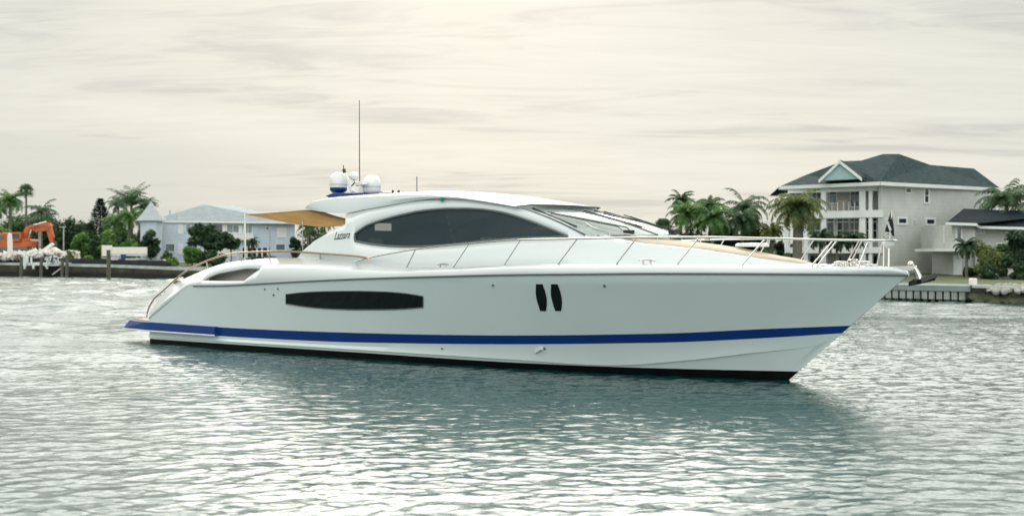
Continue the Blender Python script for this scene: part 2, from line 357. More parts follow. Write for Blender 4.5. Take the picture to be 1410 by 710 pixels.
def send(z): return LW + (LB - LW) * max(-0.3, min(1.02, z / 2.29))
def hullpt(u, yf, z0=1.0):
    z = z0
    for _ in range(14):
        w = max(0.0, min(1.0, z / 2.2)); w2 = w ** 1.12
        t = Twl(u) * (1 - w2) + Tsh(u) * w2; s = u * send(z)
        px, Y = pxof(s, t); zn = CH - (yf(px) - HY) / F * Y
        z = 0.5 * z + 0.5 * zn
    return s, t, z
def bpt(u):
    z = 2.2
    for _ in range(14):
        s = u * send(max(z, 0.6)); px, Y = pxof(s, Tsh(u)); i = ins(px) * (1 if u < 0.9 else max(0, (1 - u) / 0.1))
        w2 = max(0.0, min(1.0, z / 2.2)) ** 1.12
        t = Twl(u) * (1 - w2) + Tsh(u) * w2 - i
        px, Y = pxof(s, t); z = 0.5 * z + 0.5 * (CH - (i_B(px) - HY) / F * Y)
    return s, t, z
NU = 140
us = [1 - (1 - k / NU) ** 1.25 for k in range(NU + 1)]
def lerpf(a, b, w): return lambda px: a(px) * (1 - w) + b(px) * w
rows = []; mids = []                      # rows bottom-up, material of the strip above each row
rows.append([(u * LW * 0.93, 0.0, -0.75) for u in us]); mids.append(1)
rows.append([(u * LW * 0.97, Twl(u) * 0.86, -0.3) for u in us]); mids.append(1)
rows.append([(u * LW, Twl(u), 0.0) for u in us]); mids.append(1)
rows.append([hullpt(u, i_boot, 0.15) for u in us]); mids.append(0)
chr_ = [hullpt(u, i_ch, 0.2) for u in us]; rows.append(chr_); mids.append(0)
rows.append([(s, t + 0.055 * min(1, (1 - u) * 12), z + 0.004) for u, (s, t, z) in zip(us, chr_)]); mids.append(0)
for w in (0.5,): rows.append([hullpt(u, lerpf(i_ch, i_s0, w), 0.3) for u in us]); mids.append(0)
rows.append([hullpt(u, i_s0, 0.5) for u in us]); mids.append(2)
rows.append([hullpt(u, i_s1, 0.7) for u in us]); mids.append(3)
for k in range(1, 10): rows.append([hullpt(u, lerpf(i_s1, i_K, k / 10), 1.5) for u in us]); mids.append(3)
Krow = [hullpt(u, i_K, 2.0) for u in us]; rows.append(Krow)
# the chine step fades into the hull above it
hm = MB()
for side in (1, -1):
    idx = [[hm.pt(Lc(s, side * t, z)) for s, t, z in r] for r in rows]
    for i in range(len(rows) - 1):
        hm.cur = mids[i]
        for j in range(NU):
            q = [idx[i][j], idx[i][j + 1], idx[i + 1][j + 1], idx[i + 1][j]]
            hm.face(q if side == 1 else q[::-1])
hm.cur = 0                                # flat lower transom
for i in range(2, len(rows) - 1):
    a, b = rows[i][0], rows[i + 1][0]; hm.cur = mids[i]
    hm.poly([Lc(a[0], a[1], a[2]), Lc(b[0], b[1], b[2]), Lc(b[0], -b[1], b[2]), Lc(a[0], -a[1], a[2])])
hull = hm.build('hull', [GELT, BLACK, BLUE, GELT], yacht, smooth=True, ang=28, recalc=False, weld=True)

# upper band: from the knuckle to the deck edge, with the sloping opening beside the cockpit
Brow = [bpt(u) for u in us]
o_lo = lin([(283, 387), (345, 386.3), (361, 369.8)])
o_up = pchip([(283, 386.6), (292, 381), (302, 376.7), (320, 372.6), (341, 369), (361, 369.2)])
UB = sorted(set(us + [0.02 + 0.24 * k / 90 for k in range(91)]))
bandrows = [[], [], [], []]
for u in UB:
    K = hullpt(u, i_K, 2.0); B = bpt(u); px, Y = pxof(K[0], K[1])
    yk, yb = i_K(px), i_B(px); pxb = pxof(B[0], B[1])[0]
    pm = 0.5 * (px + pxb)
    if 283 < pm < 361: yl, yu = o_lo(pm), o_up(pm)
    else: yl = yu = (i_K(pm) * 0.75 + i_B(pm) * 0.25) if pm < 283 else (i_K(pm) * 0.4 + i_B(pm) * 0.6)
    def mid(y):
        w = max(0.02, min(0.98, (i_K(pm) - y) / max(0.1, (i_K(pm) - i_B(pm)))))
        bulge = 0.10 * math.sin(math.pi * w) * min(1, (B[2] - K[2]) / 0.8)
        return (K[0] * (1 - w) + B[0] * w, K[1] * (1 - w) + B[1] * w + bulge, K[2] * (1 - w) + B[2] * w)
    bandrows[0].append((K[0], K[1] + 0.012, K[2])); bandrows[1].append(mid(yl)); bandrows[2].append(mid(yu)); bandrows[3].append(B)
def is_open(j):
    K = bandrows[0][j]; B = bandrows[3][j]; K2 = bandrows[0][j + 1]; B2 = bandrows[3][j + 1]
    p1 = 0.5 * (pxof(K[0], K[1])[0] + pxof(B[0], B[1])[0]); p2 = 0.5 * (pxof(K2[0], K2[1])[0] + pxof(B2[0], B2[1])[0])
    return 283 < p1 and p2 < 361
bm_ = MB()
for side in (1, -1):
    idx = [[bm_.pt(Lc(s, side * t, z)) for s, t, z in r] for r in bandrows]
    for i in range(3):
        for j in range(len(UB) - 1):
            if i == 1 and is_open(j): continue
            q = [idx[i][j], idx[i][j + 1], idx[i + 1][j + 1], idx[i + 1][j]]
            bm_.face(q if side == 1 else q[::-1])
band = solid(bm_.build('bulwark', GEL, yacht, smooth=True, ang=40, recalc=False), 0.07)

# rub rail along the knuckle
rr = MB()
for side in (1, -1):
    rr.tube([Lc(s, side * (t + 0.012), z - 0.012) for s, t, z in Krow if pxof(s, t)[0] > 262], 0.022, 6)
rr.build('rub_rail', RUB, yacht, smooth=True)

# decks -------------------------------------------------------------
SC0, SC1 = 2.3, 7.3                      # cockpit from aft to forward
dk = MB()
def sect(B, fr, dz): s, t, z = B; return [Lc(s, t * f_, z + dz + 0.03 * (1 - f_ * f_)) for f_ in fr]
fr = [1, 0.8, 0.4, 0, -0.4, -0.8, -1]
dk.grid([sect(B, fr, -0.012) for B in Brow if B[0] <= SC0 + 0.1])
dk.build('transom', GEL, yacht, smooth=True, ang=50)
dk = MB(); dk.grid([sect(B, fr, -0.05) for B in Brow if B[0] >= SC1 - 0.15])
dk.build('deck', GEL, yacht, smooth=True, ang=50)
ck = MB(); ZF = 1.15
rws = []
for B in Brow:
    if SC0 - 0.1 <= B[0] <= SC1 + 0.1:
        s, t, z = B; ti = t - 0.28
        rws.append([Lc(s, t, z - 0.01), Lc(s, ti, z - 0.01), Lc(s, ti - 0.03, ZF), Lc(s, -ti + 0.03, ZF), Lc(s, -ti, z - 0.01), Lc(s, -t, z - 0.01)])
ck.grid(rws)
for r in (rws[0], rws[-1]): ck.face([ck.pt(r[1]), ck.pt(r[2]), ck.pt(r[3]), ck.pt(r[4])])
ck.build('cockpit', BEIGE, yacht, smooth=True, ang=30)
st = MB(); st.box((SC0 + 0.55, 0, ZF + 0.25), (0.8, 3.0, 0.45)); st.box((SC0 + 0.25, 0, ZF + 0.62), (0.22, 3.0, 0.5)); st.build('cockpit_seat', CUSH, yacht, bevel=0.05)

# swim platform -----------------------------------------------------
s_, zt = sz(200, 443.5, 2.70); _, zb = sz(200, 456.5, 2.70)
pf = MB(); P0 = -1.5
out = [(3.35, 2.60), (2.0, 2.62), (0.5, 2.60), (0.01, 2.58), (P0 + 0.15, 2.44), (P0, 2.36)]
full = out + [(a, -b) for a, b in out[::-1]]
def pz(a, b, yf, dflt):
    px, Y = pxof(a, abs(b)); return CH - (yf(px) - HY) / F * Y if a > 0 else dflt
zt = pz(0.01, 2.62, i_s1, 0); zb = pz(0.01, 2.62, i_s0, 0)
top = [Lc(a + (0.27 if a < 0 and a < -1 else 0), b * (0.985 if a < 0 else 1), pz(a, b, i_s1, zt)) for a, b in full]; mid_ = [Lc(a, b, pz(a, b, i_s0, zb) + 0.02) for a, b in full]; bot = [Lc(a, b * 0.99, pz(a, b, i_s0, zb)) for a, b in full]
ti = [pf.pt(p) for p in top]; mi = [pf.pt(p) for p in mid_]; bi = [pf.pt(p) for p in bot]; n = len(full)
pf.face(ti)
for i in range(n): j = (i + 1) % n; pf.face([ti[i], ti[j], mi[j], mi[i]]); pf.face([mi[i], mi[j], bi[j], bi[i]])
pf.face(bi[::-1])
plat = pf.build('swim_platform', BLUE, yacht)
tr = MB(); tr.tube([Lc(a, b, pz(a, b, i_s0, zb)) for a, b in full], 0.025, 6)
tr.build('platform_trim', WPL, yacht, smooth=True)
tk = MB(); tk.prism([Lc(P0 + 0.32, 2.1, zt + .004), Lc(-0.02, 2.3, zt + .004), Lc(-0.02, -2.3, zt + .004), Lc(P0 + 0.32, -2.1, zt + .004)], (0, 0, 0.012)); tk.build('teak_planking', TEAK, plat)

# cabin --------------------------------------------------------------
Tcab = pchip([(3, 2.36), (9, 2.34), (12, 2.17), (15, 1.74), (17.5, 1.2), (19.3, 0.66), (20.4, 0.18), (21, 0.05)])
def g(s, z): return Tcab(s) - 0.27 * (z - 2.3) - (0.10 * max(0, z - 3.3) ** 2)
def gp(px, py, off=0.0): s, t, z = solve(px, py, lambda s, z: g(s, z) + off); return s, t, z
def gl(px, py, off=0.0, side=1): s, t, z = gp(px, py, off); return Lc(s, t * side, z)
i_At = lin([(409, 356.5), (415, 346.8), (433, 331.6), (455, 319), (475.6, 308.5), (476, 294.5), (501, 287.5), (526, 283.5), (552, 279), (577, 276.3), (600, 275), (625, 274.4), (640, 275), (665, 277.5), (690, 281), (715, 284.5), (730, 289), (745, 293.8), (762, 300), (779, 307.4), (794, 315.5), (807, 324), (813, 327), (840, 331.3), (873, 335.3), (915, 339), (958, 343.5), (1005, 350), (1049, 356.8), (1090, 361.8), (1114, 364.5), (1128, 367)])
i_base = lin([(409, 359), (446, 362), (500, 368), (560, 373), (620, 374), (900, 371), (1128, 369)])
i_wb = pchip([(489, 331.8), (505, 335), (522, 337.4), (545, 339.2), (562, 339.7), (590, 338.9), (618, 337), (650, 333.6), (680, 330.6), (715, 328.2), (750, 326.9), (782, 326)])
i_wt = pchip([(489, 321.6), (506, 310.2), (524, 303.8), (542, 298.6), (560, 294.4), (577, 291), (598, 288.6), (618, 287.4), (640, 287.3), (660, 288.2), (688, 292), (720, 301), (754, 313.8), (770, 320.4), (782, 325.4)])
cols = sorted(set([409, 415, 433, 475.6, 476, 489, 782, 1128] + list(np.linspace(409, 1128, 170))))
cm = MB()
for side in (1, -1):
    C = []
    for px in cols:
        yb, yt = i_base(px), i_At(px)
        if 489 <= px <= 782: w0, w1 = i_wb(px), i_wt(px)
        else: w0 = w1 = 0.5 * (yb + yt) if px > 782 else min(max(327, yt + 1), yb - 1)
        w1 = max(w1, yt + 0.3); w0 = min(w0, yb - 0.2)
        ys = [yb, yb * .5 + w0 * .5, w0, w1, w1 * .5 + yt * .5, yt]
        C.append([cm.pt(gl(px, y, 0, side)) for y in ys])
    for a in range(len(cols) - 1):
        for b in range(5):
            if b == 2 and 489 <= cols[a] and cols[a + 1] <= 782: continue
            if b == 2 and (cols[a + 1] <= 489 or cols[a] >= 782): continue
            q = [C[a][b], C[a + 1][b], C[a + 1][b + 1], C[a][b + 1]]
            cm.face(q if side == 1 else q[::-1])
cabin = solid(cm.build('cabin_side', GEL, yacht, smooth=True, ang=30, recalc=False, weld=True), 0.09)
# side windows: glass set back, dark gasket round it
wcols = list(np.linspace(489, 782, 60))
for side in (1, -1):
    wm = MB(); wm.grid([[gl(px, y, -0.03, side) for px in wcols] for y_ in (0, .33, .66, 1) for y in [None]] if False else
                       [[gl(px, i_wb(px) * (1 - w) + i_wt(px) * w, -0.035, side) for px in wcols] for w in (0, .33, .66, 1)])
    win = wm.build('side_window', SGLASS, yacht, smooth=True, recalc=False)
    gk = MB(); loop = [gl(px, i_wb(px), -0.012, side) for px in wcols] + [gl(px, i_wt(px), -0.012, side) for px in wcols[::-1]]
    gk.tube(loop + [loop[0]], 0.032, 6); gk.build('window_gasket', RUB, win, smooth=True)
    gk = MB(); up = [gl(px, i_wt(px) - 1.6, 0.004, side) for px in wcols]; gk.tube([gl(488, 333, 0.004, side)] + up, 0.012, 6)

# hardtop ------------------------------------------------------------
i_E = pchip([(428, 278.3), (440, 275.8), (451, 273.8), (475, 272), (501, 270.7), (552, 268.3), (580, 268), (600, 268.8), (625, 270.6), (650, 273.6), (675, 277.6), (700, 282)])
i_H = pchip([(420, 287), (440, 291), (463, 293.5), (480, 292.5), (501, 288.5), (526, 284.2), (552, 279.6), (577, 275.6), (600, 273.8), (625, 274), (650, 276.3), (675, 279.8), (700, 283.6)])
ht = MB(); hr = []
ups = []
for k in range(61):
    w = k / 60; pe = 428 + (700 - 428) * w; ph = 420 + (700 - 420) * w
    se, te, ze = gp(pe, i_E(pe), 0.13); sh, th_, zh = gp(ph, i_H(ph), 0.03)
    cr = 0.13 + 0.05 * w
    sb = 0.25 * w ** 6                      # front bulge handled below
    r = [(sh, 0, zh + 0.02), (sh, th_ * 0.8, zh + 0.02), (sh, th_, zh), (0.5 * (sh + se), 0.5 * (te + th_) + 0.035, 0.5 * (ze + zh)), (se, te, ze), (se, te * 0.86, ze + cr * 0.45), (se, te * 0.6, ze + cr * 0.8), (se, te * 0.3, ze + cr * .97), (se, 0, ze + cr)]
    ups.append(r)
# front lip bows forward at the centre, aft edge bows slightly too
def bow(r, k):
    w = k / 60; o = []
    for s, t, z in r:
        f = 1 - (t / 1.9) ** 2; o.append((s + 1.15 * f * w ** 8 - 0.35 * f * (1 - w) ** 8, t, z - 0.20 * f * w ** 8))
    return o
ups = [bow(r, k) for k, r in enumerate(ups)]
for r in ups:
    hr.append([Lc(s, t, z) for s, t, z in r] + [Lc(s, -t, z) for s, t, z in r[::-1][1:-1]])
idx = ht.grid(hr, wrap=True); ht.face(idx[0]); ht.face(idx[-1][::-1])
ht.build('hardtop', GEL, yacht, smooth=True, ang=32)
fl = ups[-1]
lip = MB(); lp = [Lc(s + .012, t, z) for s, t, z in fl[4:]]; lp2 = [Lc(s + .012, -t, z) for s, t, z in fl[4:][::-1][1:]]
lip.tube(lp + lp2, 0.018, 6); lip.build('roof_lip', RUB, yacht, smooth=True)

# windshield ---------------------------------------------------------
nt_, nb = gp(708, 284), gp(806, 323.5)
print('windshield near top', nt_, 'near bottom', nb, 'far top px', pxof(nt_[0], -nt_[1]), 'far bottom px', pxof(nb[0], -nb[1]))
def wcurve(w, f):          # w 0 top..1 bottom ; f -1..1 across
    tt = (nt_[1] - 0.02) * (1 - w) + (nb[1] - 0.0) * w; s = nt_[0] * (1 - w) + nb[0] * w; z = nt_[2] * (1 - w) + nb[2] * w
    q = 1 - f * f; pw = 1 - abs(f) ** 2.6
    return s + q * (1.0 * (1 - w) + 1.55 * w), tt * f, z + 0.10 * math.sin(math.pi * w) * 0.6 + pw * (-0.06 * (1 - w) + 0.0 * w)
ws = MB(); ws.grid([[Lc(*wcurve(w, f)) for f in np.linspace(-1, 1, 31)] for w in np.linspace(0, 1, 9)])
wsh = ws.build('windshield', WGLASS, yacht, smooth=True)
for fm in (0.36, -0.36):
    m = MB(); m.tube([Lc(*wcurve(w, fm)) for w in np.linspace(0, 1, 7)], 0.022, 6); m.build('mullion', RUB, wsh, smooth=True)
for f_, r_ in ((-1, .03), (1, .022)): m = MB(); m.tube([Lc(*wcurve(w, f_)) for w in np.linspace(0, 1, 7)], r_, 6); m.build('frame', RUB, wsh, smooth=True)
for f0, f1 in ((0.62, 0.93), (0.0, 0.30), (-0.66, -0.36)):
    m = MB()
    def wp(w, f, h=0.05): s, t, z = wcurve(w, f); return Lc(s + 0.4 * h, t, z + h)
    m.tube([wp(0.97, f0, 0.03), wp(0.9, f0, 0.09), wp(0.35, f1, 0.05)], 0.014, 6); m.tube([wp(0.97, f0 + .06, 0.03), wp(0.88, f0 + .07, 0.09), wp(0.42, f1 + 0.02, 0.05)], 0.010, 6)
    m.tube([wp(0.12, f1 - .02, 0.025), wp(0.8, f1 + .03, 0.025)], 0.02, 6)
    m.box(wp(0.97, f0 + .03, 0.04), (0.16, 0.22, 0.09)); m.build('wiper', BLKP, wsh, smooth=True)

# coachroof in front of the windshield -------------------------------
cf = MB(); rws = []
pxs = list(np.linspace(800, 1128, 60))
edge = [gp(px, i_At(px)) for px in pxs]
def crown(s): return float(np.interp(s, [13, 14.3, 16.3, 18.5, 20.6], [.25, .20, .095, .055, .02]))
for s, t, z in edge:
    c = crown(s); rws.append([Lc(s, t * f, z + c * (1 - abs(f) ** 2.4)) for f in np.linspace(-1, 1, 17)])
sE, tE, zE = edge[0]
for k in range(1, 4): rws.insert(0, [Lc(sE - 0.45 * k, (tE + 0.04 * k) * f, zE + 0.03 * k + crown(sE) * (1 - abs(f) ** 2.4)) for f in np.linspace(-1, 1, 17)])
cf.grid(rws); coach = cf.build('coachroof', GEL, yacht, smooth=True, ang=40)
sp = MB(); rws = []
for s, t, z in edge:
    if 14.5 < s < 20.0:
        c = crown(s); wdt = min(0.86, 0.40 + 0.22 * (s - 14.5)) if s > 13 else .5
        k = min(1, (s - 14.5) / 0.2, (20.0 - s) / 0.3)
        rws.append([Lc(s, t * f * wdt, z + c * (1 - abs(f * wdt) ** 2.4) + (0.035 * min(1, (1 - abs(f)) * 10) * max(k, 0) + 0.004)) for f in np.linspace(-1, 1, 21)])
sp.grid(rws); sp.build('sun_pad', CUSH, yacht, smooth=True, ang=60)
# grab rail on the coachroof
m = MB(); pts = [(s, t, z) for s, t, z in edge if 13.6 < s < 17.2]
for side in (1, -1):
    m.tube([Lc(s, side * t * 0.86, z + crown(s) * 0.45 + 0.14) for s, t, z in pts], 0.014, 6)
    for s, t, z in pts[::6]: m.tube([Lc(s, side * t * 0.86, z + crown(s) * 0.3), Lc(s, side * t * 0.86, z + crown(s) * 0.45 + 0.14)], 0.01, 6)
m.build('grab_rail', STEEL, yacht, smooth=True)
# hatch and forward cushions
m = MB(); m.lathe([(0.0, 0), (0.3, 0), (0.3, .05), (0.26, .08), (0.0, .09)], Lc(18.6, -0.12, zE + 0.02 - 0.36), 20, 1.3, 0.8); m.build('deck_hatch', WPL, yacht, smooth=True)

# cabin inside: floor, aft bulkhead with a doorway, dark lining, helm seats ------
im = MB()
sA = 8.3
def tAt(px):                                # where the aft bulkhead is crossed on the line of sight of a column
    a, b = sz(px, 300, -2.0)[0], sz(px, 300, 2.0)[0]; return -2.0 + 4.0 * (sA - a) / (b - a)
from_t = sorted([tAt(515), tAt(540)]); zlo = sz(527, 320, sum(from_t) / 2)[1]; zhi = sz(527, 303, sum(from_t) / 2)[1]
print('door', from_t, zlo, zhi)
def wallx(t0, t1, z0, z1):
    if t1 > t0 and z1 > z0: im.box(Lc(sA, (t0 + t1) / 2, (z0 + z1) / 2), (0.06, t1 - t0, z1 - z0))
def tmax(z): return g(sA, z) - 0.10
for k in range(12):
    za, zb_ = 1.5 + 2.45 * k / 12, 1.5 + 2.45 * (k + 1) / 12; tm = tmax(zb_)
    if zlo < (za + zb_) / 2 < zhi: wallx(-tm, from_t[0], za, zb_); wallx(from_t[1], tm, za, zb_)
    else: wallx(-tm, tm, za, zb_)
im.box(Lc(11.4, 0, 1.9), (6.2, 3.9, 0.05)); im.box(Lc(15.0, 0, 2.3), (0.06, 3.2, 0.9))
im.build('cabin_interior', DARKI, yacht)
im = MB()                                   # added dark sheet inside the port windows, stops light passing through the cabin
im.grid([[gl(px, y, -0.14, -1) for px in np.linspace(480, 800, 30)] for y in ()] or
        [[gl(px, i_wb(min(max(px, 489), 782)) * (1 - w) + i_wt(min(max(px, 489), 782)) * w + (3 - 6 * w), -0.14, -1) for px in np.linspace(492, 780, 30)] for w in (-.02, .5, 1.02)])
im.build('port_light_block', DARKI, yacht)
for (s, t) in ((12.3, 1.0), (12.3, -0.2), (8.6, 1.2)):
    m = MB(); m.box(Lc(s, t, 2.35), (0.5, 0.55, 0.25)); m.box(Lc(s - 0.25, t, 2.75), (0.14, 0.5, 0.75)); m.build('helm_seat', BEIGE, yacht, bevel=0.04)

# hull windows and portlights: recessed-look black panes just proud of the topsides -----
from bisect import bisect
def hull_at(px, py):                      # point of the topsides seen at a photo position
    lo, hi = 0.0, 1.0
    for _ in range(40):
        u = (lo + hi) / 2; s, t, z = hullpt(u, lambda q: py, 1.5)
        if pxof(s, t)[0] < px: lo = u
        else: hi = u
    return s, t, z
def pane(name, xs, ftop, fbot, off=0.012, mat_=HGLASS, n=3):
    for side in (1, -1):
        m = MB(); rws = []
        for w in np.linspace(0, 1, n + 1):
            r = []
            for px in xs:
                s, t, z = hull_at(px, fbot(px) * (1 - w) + ftop(px) * w); r.append(Lc(s, side * (t + off), z))
            rws.append(r)
        m.grid(rws); o = m.build(name, mat_, yacht, smooth=True, recalc=False)
        gm = MB(); lp = rws[0] + [r[-1] for r in rws[1:]] + rws[-1][::-1][1:] + [r[0] for r in rws[::-1][1:-1]]
        gm.tube(lp + [lp[0]], 0.012, 5); gm.build('window_frame', RUB, o, smooth=True)
pane('hull_window', np.linspace(394, 583, 26), pchip([(394, 405), (420, 402.3), (450, 401), (490, 400.6), (530, 401.5), (560, 404), (583, 407.8)]), pchip([(394, 418), (420, 422), (450, 424.8), (490, 426.2), (530, 426), (560, 424.8), (583, 423)]))
pl_ = pchip([(0, 738.4), (.35, 738.0), (.65, 740.2), (1, 744.2)]); pr__ = pchip([(0, 747.4), (.3, 751.2), (.62, 753.4), (.8, 753.2), (1, 752.1)])
for x0 in (738.4, 759.2):                   # pair of upright portlights with bowed sides
    for side in (1, -1):
        m = MB(); rws = []
        for w in np.linspace(0, 1, 9):
            y = 391 + 37 * w; xa = x0 - 738.4 + pl_(w); xb = x0 - 738.4 + pr__(w)
            rws.append([Lc(a[0], side * (a[1] + 0.012), a[2]) for a in (hull_at(xx, y) for xx in np.linspace(xa, xb, 4))])
        m.grid(rws); m.build('portlight', HGLASS, yacht, smooth=True, recalc=False)
# small through-hull fittings
for (px, py, r) in ((377, 406, .03), (365, 398, .025), (383, 397.5, .025), (679, 392.5, .028), (832.5, 393.5, .03), (750, 479.5, .03), (235, 463.5, .02), (360, 471, .018), (364, 471.3, .018), (368, 471.6, .018), (609, 479.5, .025)):
    s, t, z = hull_at(px, py); m = MB()
    m.tube([Lc(s, t - 0.01, z), Lc(s, t + 0.02, z)], r, 10); m.build('hull_fitting', RUB, yacht, smooth=True)
s, t, z = hull_at(742, 482); m = MB(); m.tube([Lc(s - .1, t, z - .06), Lc(s, t + .03, z), Lc(s + .1, t + .04, z + .05)], 0.035, 8); m.build('exhaust_cowl', WPL, yacht, smooth=True)

# rails ----------------------------------------------------------------
def Tdeck(s):                             # half breadth of the deck edge
    ss = [b[0] for b in Brow]; return float(np.interp(s, ss, [b[1] for b in Brow]))
def rp(px, py, off=-0.03):
    return solve(px, py, lambda s, z: max(0.16, Tdeck(s) + off), 1.5)
def zdeck(s): return float(np.interp(s, [b[0] for b in Brow], [b[2] for b in Brow]))
i_R = pchip([(489, 360.5), (509, 354.4), (540, 348.5), (572.5, 343), (610, 338.5), (646, 335.4), (680, 332.4), (717, 330), (760, 329), (800, 328.4), (875, 326.8), (960, 326.2), (1060, 328), (1154, 330.3), (1212, 331)])
rail = [rp(px, i_R(px)) for px in np.linspace(489, 1212, 90)]
m = MB()
seq = [Lc(s, t, z) for s, t, z in rail]; s1, t1, z1 = rail[-1]
arc = [Lc(s1 + 0.22 * math.cos(a), t1 * math.sin(a), z1) for a in np.linspace(math.pi / 2, -math.pi / 2, 9)[1:-1]]
m.tube(seq + arc + [Lc(s, -t, z) for s, t, z in rail[::-1]], 0.021, 8)
brail = m.build('bow_rail', STEEL, yacht, smooth=True)
for (a, b_, c, d) in ((572.5, 343, 559, 367), (646, 335.4, 622, 368), (717, 330, 692, 365), (795, 328.6, 766, 363.5), (877, 327, 846, 363.5), (963, 326.4, 929, 364), (1054.6, 328, 1018, 364.6), (1147.6, 330.3, 1114, 366), (1153, 330.4, 1122, 366), (1196, 331, 1180, 367.5)):
    A = rp(a, b_); B = rp(c, d, 0.0)
    for side in (1, -1):
        m = MB(); m.tube([Lc(A[0], side * A[1], A[2]), Lc(B[0], side * B[1], B[2] - 0.06)], 0.016, 8); m.build('stanchion', STEEL, brail, smooth=True)
# aft rail sweeping down to the platform
i_pts = [(202, 436), (203, 430), (206, 421), (213, 410), (226, 399), (238.7, 387), (251, 376.5), (264, 368), (284, 359.2), (300, 353.5), (312, 350.5), (326, 348.3), (340, 347.2), (360, 346.3), (378, 346), (396, 346.1), (413.6, 346.7), (441, 348.5), (470, 350.6), (490, 352.5), (504, 354.6), (508, 357), (509, 360)]
ar = [solve(px, py, lambda s, z: Tdeck(max(s, 0)) + (0.05 if s < 3 else 0), 2.3) for px, py in i_pts]
ar = [(max(s, -0.15) if k > 0 else s, t, z) for k, (s, t, z) in enumerate(ar)]
m = MB()
for side in (1, -1): m.tube([Lc(s, side * t, z) for s, t, z in ar], 0.026, 8)
arail = m.build('aft_rail', BRONZE, yacht, smooth=True)
for (a, b_, c, d) in ((226, 399, 229, 405), (284, 359, 286, 370), (331, 348, 331, 360), (370, 346, 370, 357), (441, 348.5, 441, 358)):
    A = solve(a, b_, lambda s, z: Tdeck(s), 2.3); B = solve(c, d, lambda s, z: Tdeck(s) - 0.05, 2.3)
    for side in (1, -1):
        m = MB(); m.tube([Lc(A[0], side * A[1], A[2]), Lc(B[0], side * B[1], B[2] - 0.03)], 0.018, 8); m.build('stanchion', STEEL, arail, smooth=True)
# dark mooring gear at the quarter
A = solve(247, 388, lambda s, z: Tdeck(s) - 0.1, 2.3); m = MB(); m.box(Lc(A[0], A[1], A[2]), (0.35, 0.2, 0.1)); m.tube([Lc(A[0] - .2, A[1], A[2] + .08), Lc(A[0] + .2, A[1], A[2] + .12)], .03, 8); m.build('stern_cleat', STEEL, yacht, smooth=True, ang=30)

def cleat(px, py, nm='cleat', w=0.36, mt=STEEL):
    A = solve(px, py, lambda s, z: Tdeck(s) - 0.06, 2.0)
    for side in (1, -1):
        m = MB(); s, t, z = A; z = max(z, zdeck(s) + 0.05); t *= side
        m.tube([Lc(s - w / 2, t, z + .02), Lc(s - w * .25, t, z + .035), Lc(s + w * .25, t, z + .035), Lc(s + w / 2, t, z + .02)], [.012, .02, .02, .012], 8)
        for k in (-0.09, 0.09): m.tube([Lc(s + k, t, z - .08), Lc(s + k, t, z + .03)], 0.022, 8)
        m.build(nm, mt, yacht, smooth=True)
cleat(610, 366); cleat(891, 360.6, w=0.42); cleat(1158, 363, w=0.3)
for (px, py, r, h, mt, nm) in ((1175, 361, .10, .16, STEEL, 'windlass'), (1165, 363, .13, .07, WPL, 'deck_fitting'), (1196, 364.5, .09, .06, WPL, 'deck_fitting'), (1204, 364.5, .08, .06, WPL, 'deck_fitting'), (1152, 364, .11, .05, WPL, 'deck_fitting')):
    s, z = sz(px, py, 0.0); z = zdeck(s)
    m = MB(); m.lathe([(r * .9, 0), (r, h * .2), (r * .6, h * .45), (r * .6, h * .7), (r, h * .85), (r * .8, h)], Lc(s, 0, z - .01), 16); m.build(nm, mt, yacht, smooth=True)

# bow: nav light, posts, flag, anchor roller and anchor
sN, zN = sz(1223.5, 335, 0.0); zD = zdeck(sN)
m = MB(); m.lathe([(.03, -.10), (.06, -.09), (.11, -.04), (.12, 0.03), (.10, .06), (.03, .07)], Lc(sN, 0, zN), 16, 1.0, 1.0); m.build('bow_light', WPL, yacht, smooth=True)
m = MB(); m.tube([Lc(sN, 0, zD - .1), Lc(sN, 0, zN - .05)], .03, 8)
sM, zM = sz(1216.5, 332, 0.0); m.tube([Lc(sM, 0, zD - .1), Lc(sM, 0, zM), Lc(sM + .02, 0, zM + .1), Lc(sM + .10, 0, zM + .17), Lc(sM + 0.16, 0, zM + .14)], .02, 8); m.build('bow_post', STEEL, yacht, smooth=True)
m = MB()
fp = [sz(px, py, 0.0) for px, py in ((1227, 290), (1223, 304), (1218, 318), (1225, 321.5), (1232, 326), (1230, 310))]
fpts = [Lc(s, 0.02 * math.sin(i * 2.0), z) for i, (s, z) in enumerate(fp)]
m.prism(fpts, (0.0, 0.012, 0)); fo = m.build('burgee_flag', FLAGM, yacht)
m = MB(); e1 = [sz(px, py, 0.0) for px, py in ((1222, 308), (1224.5, 307), (1228.5, 316), (1226, 318.5))]
m.prism([Lc(s, 0.03, z) for s, z in e1], (0, 0.004, 0)); 
for dx in (0.0, 0.07): m.box(Lc(e1[1][0] - 0.02 - dx * .4, 0.032, e1[1][1] + 0.01 + dx), (0.05, 0.004, 0.035))
m.build('emblem', FLAGW, fo)
m = MB(); a0 = sz(1224.5, 324, 0.0); a1 = sz(1228, 289, 0.0); m.tube([Lc(a0[0], 0, zN + .02), Lc(a1[0], 0, a1[1])], .010, 6); m.build('flag_staff', STEEL, yacht)
A0, A1, A2 = sz(1229, 368.5, 0), sz(1251, 368, 0), sz(1254, 363.5, 0)
m = MB()
for k in (-.09, .09): m.prism([Lc(A0[0], k, A0[1] - .04), Lc(A1[0] + .12, k, A1[1] - .05), Lc(A1[0] + .14, k, A1[1] + .04), Lc(A0[0], k, A0[1] + .03)], (0, .02, 0))
m.tube([Lc(A1[0] + .04, -.1, A1[1] - .02), Lc(A1[0] + .04, .11, A1[1] - .02)], .05, 10); m.build('anchor_roller', STEEL, yacht, smooth=True, ang=30)
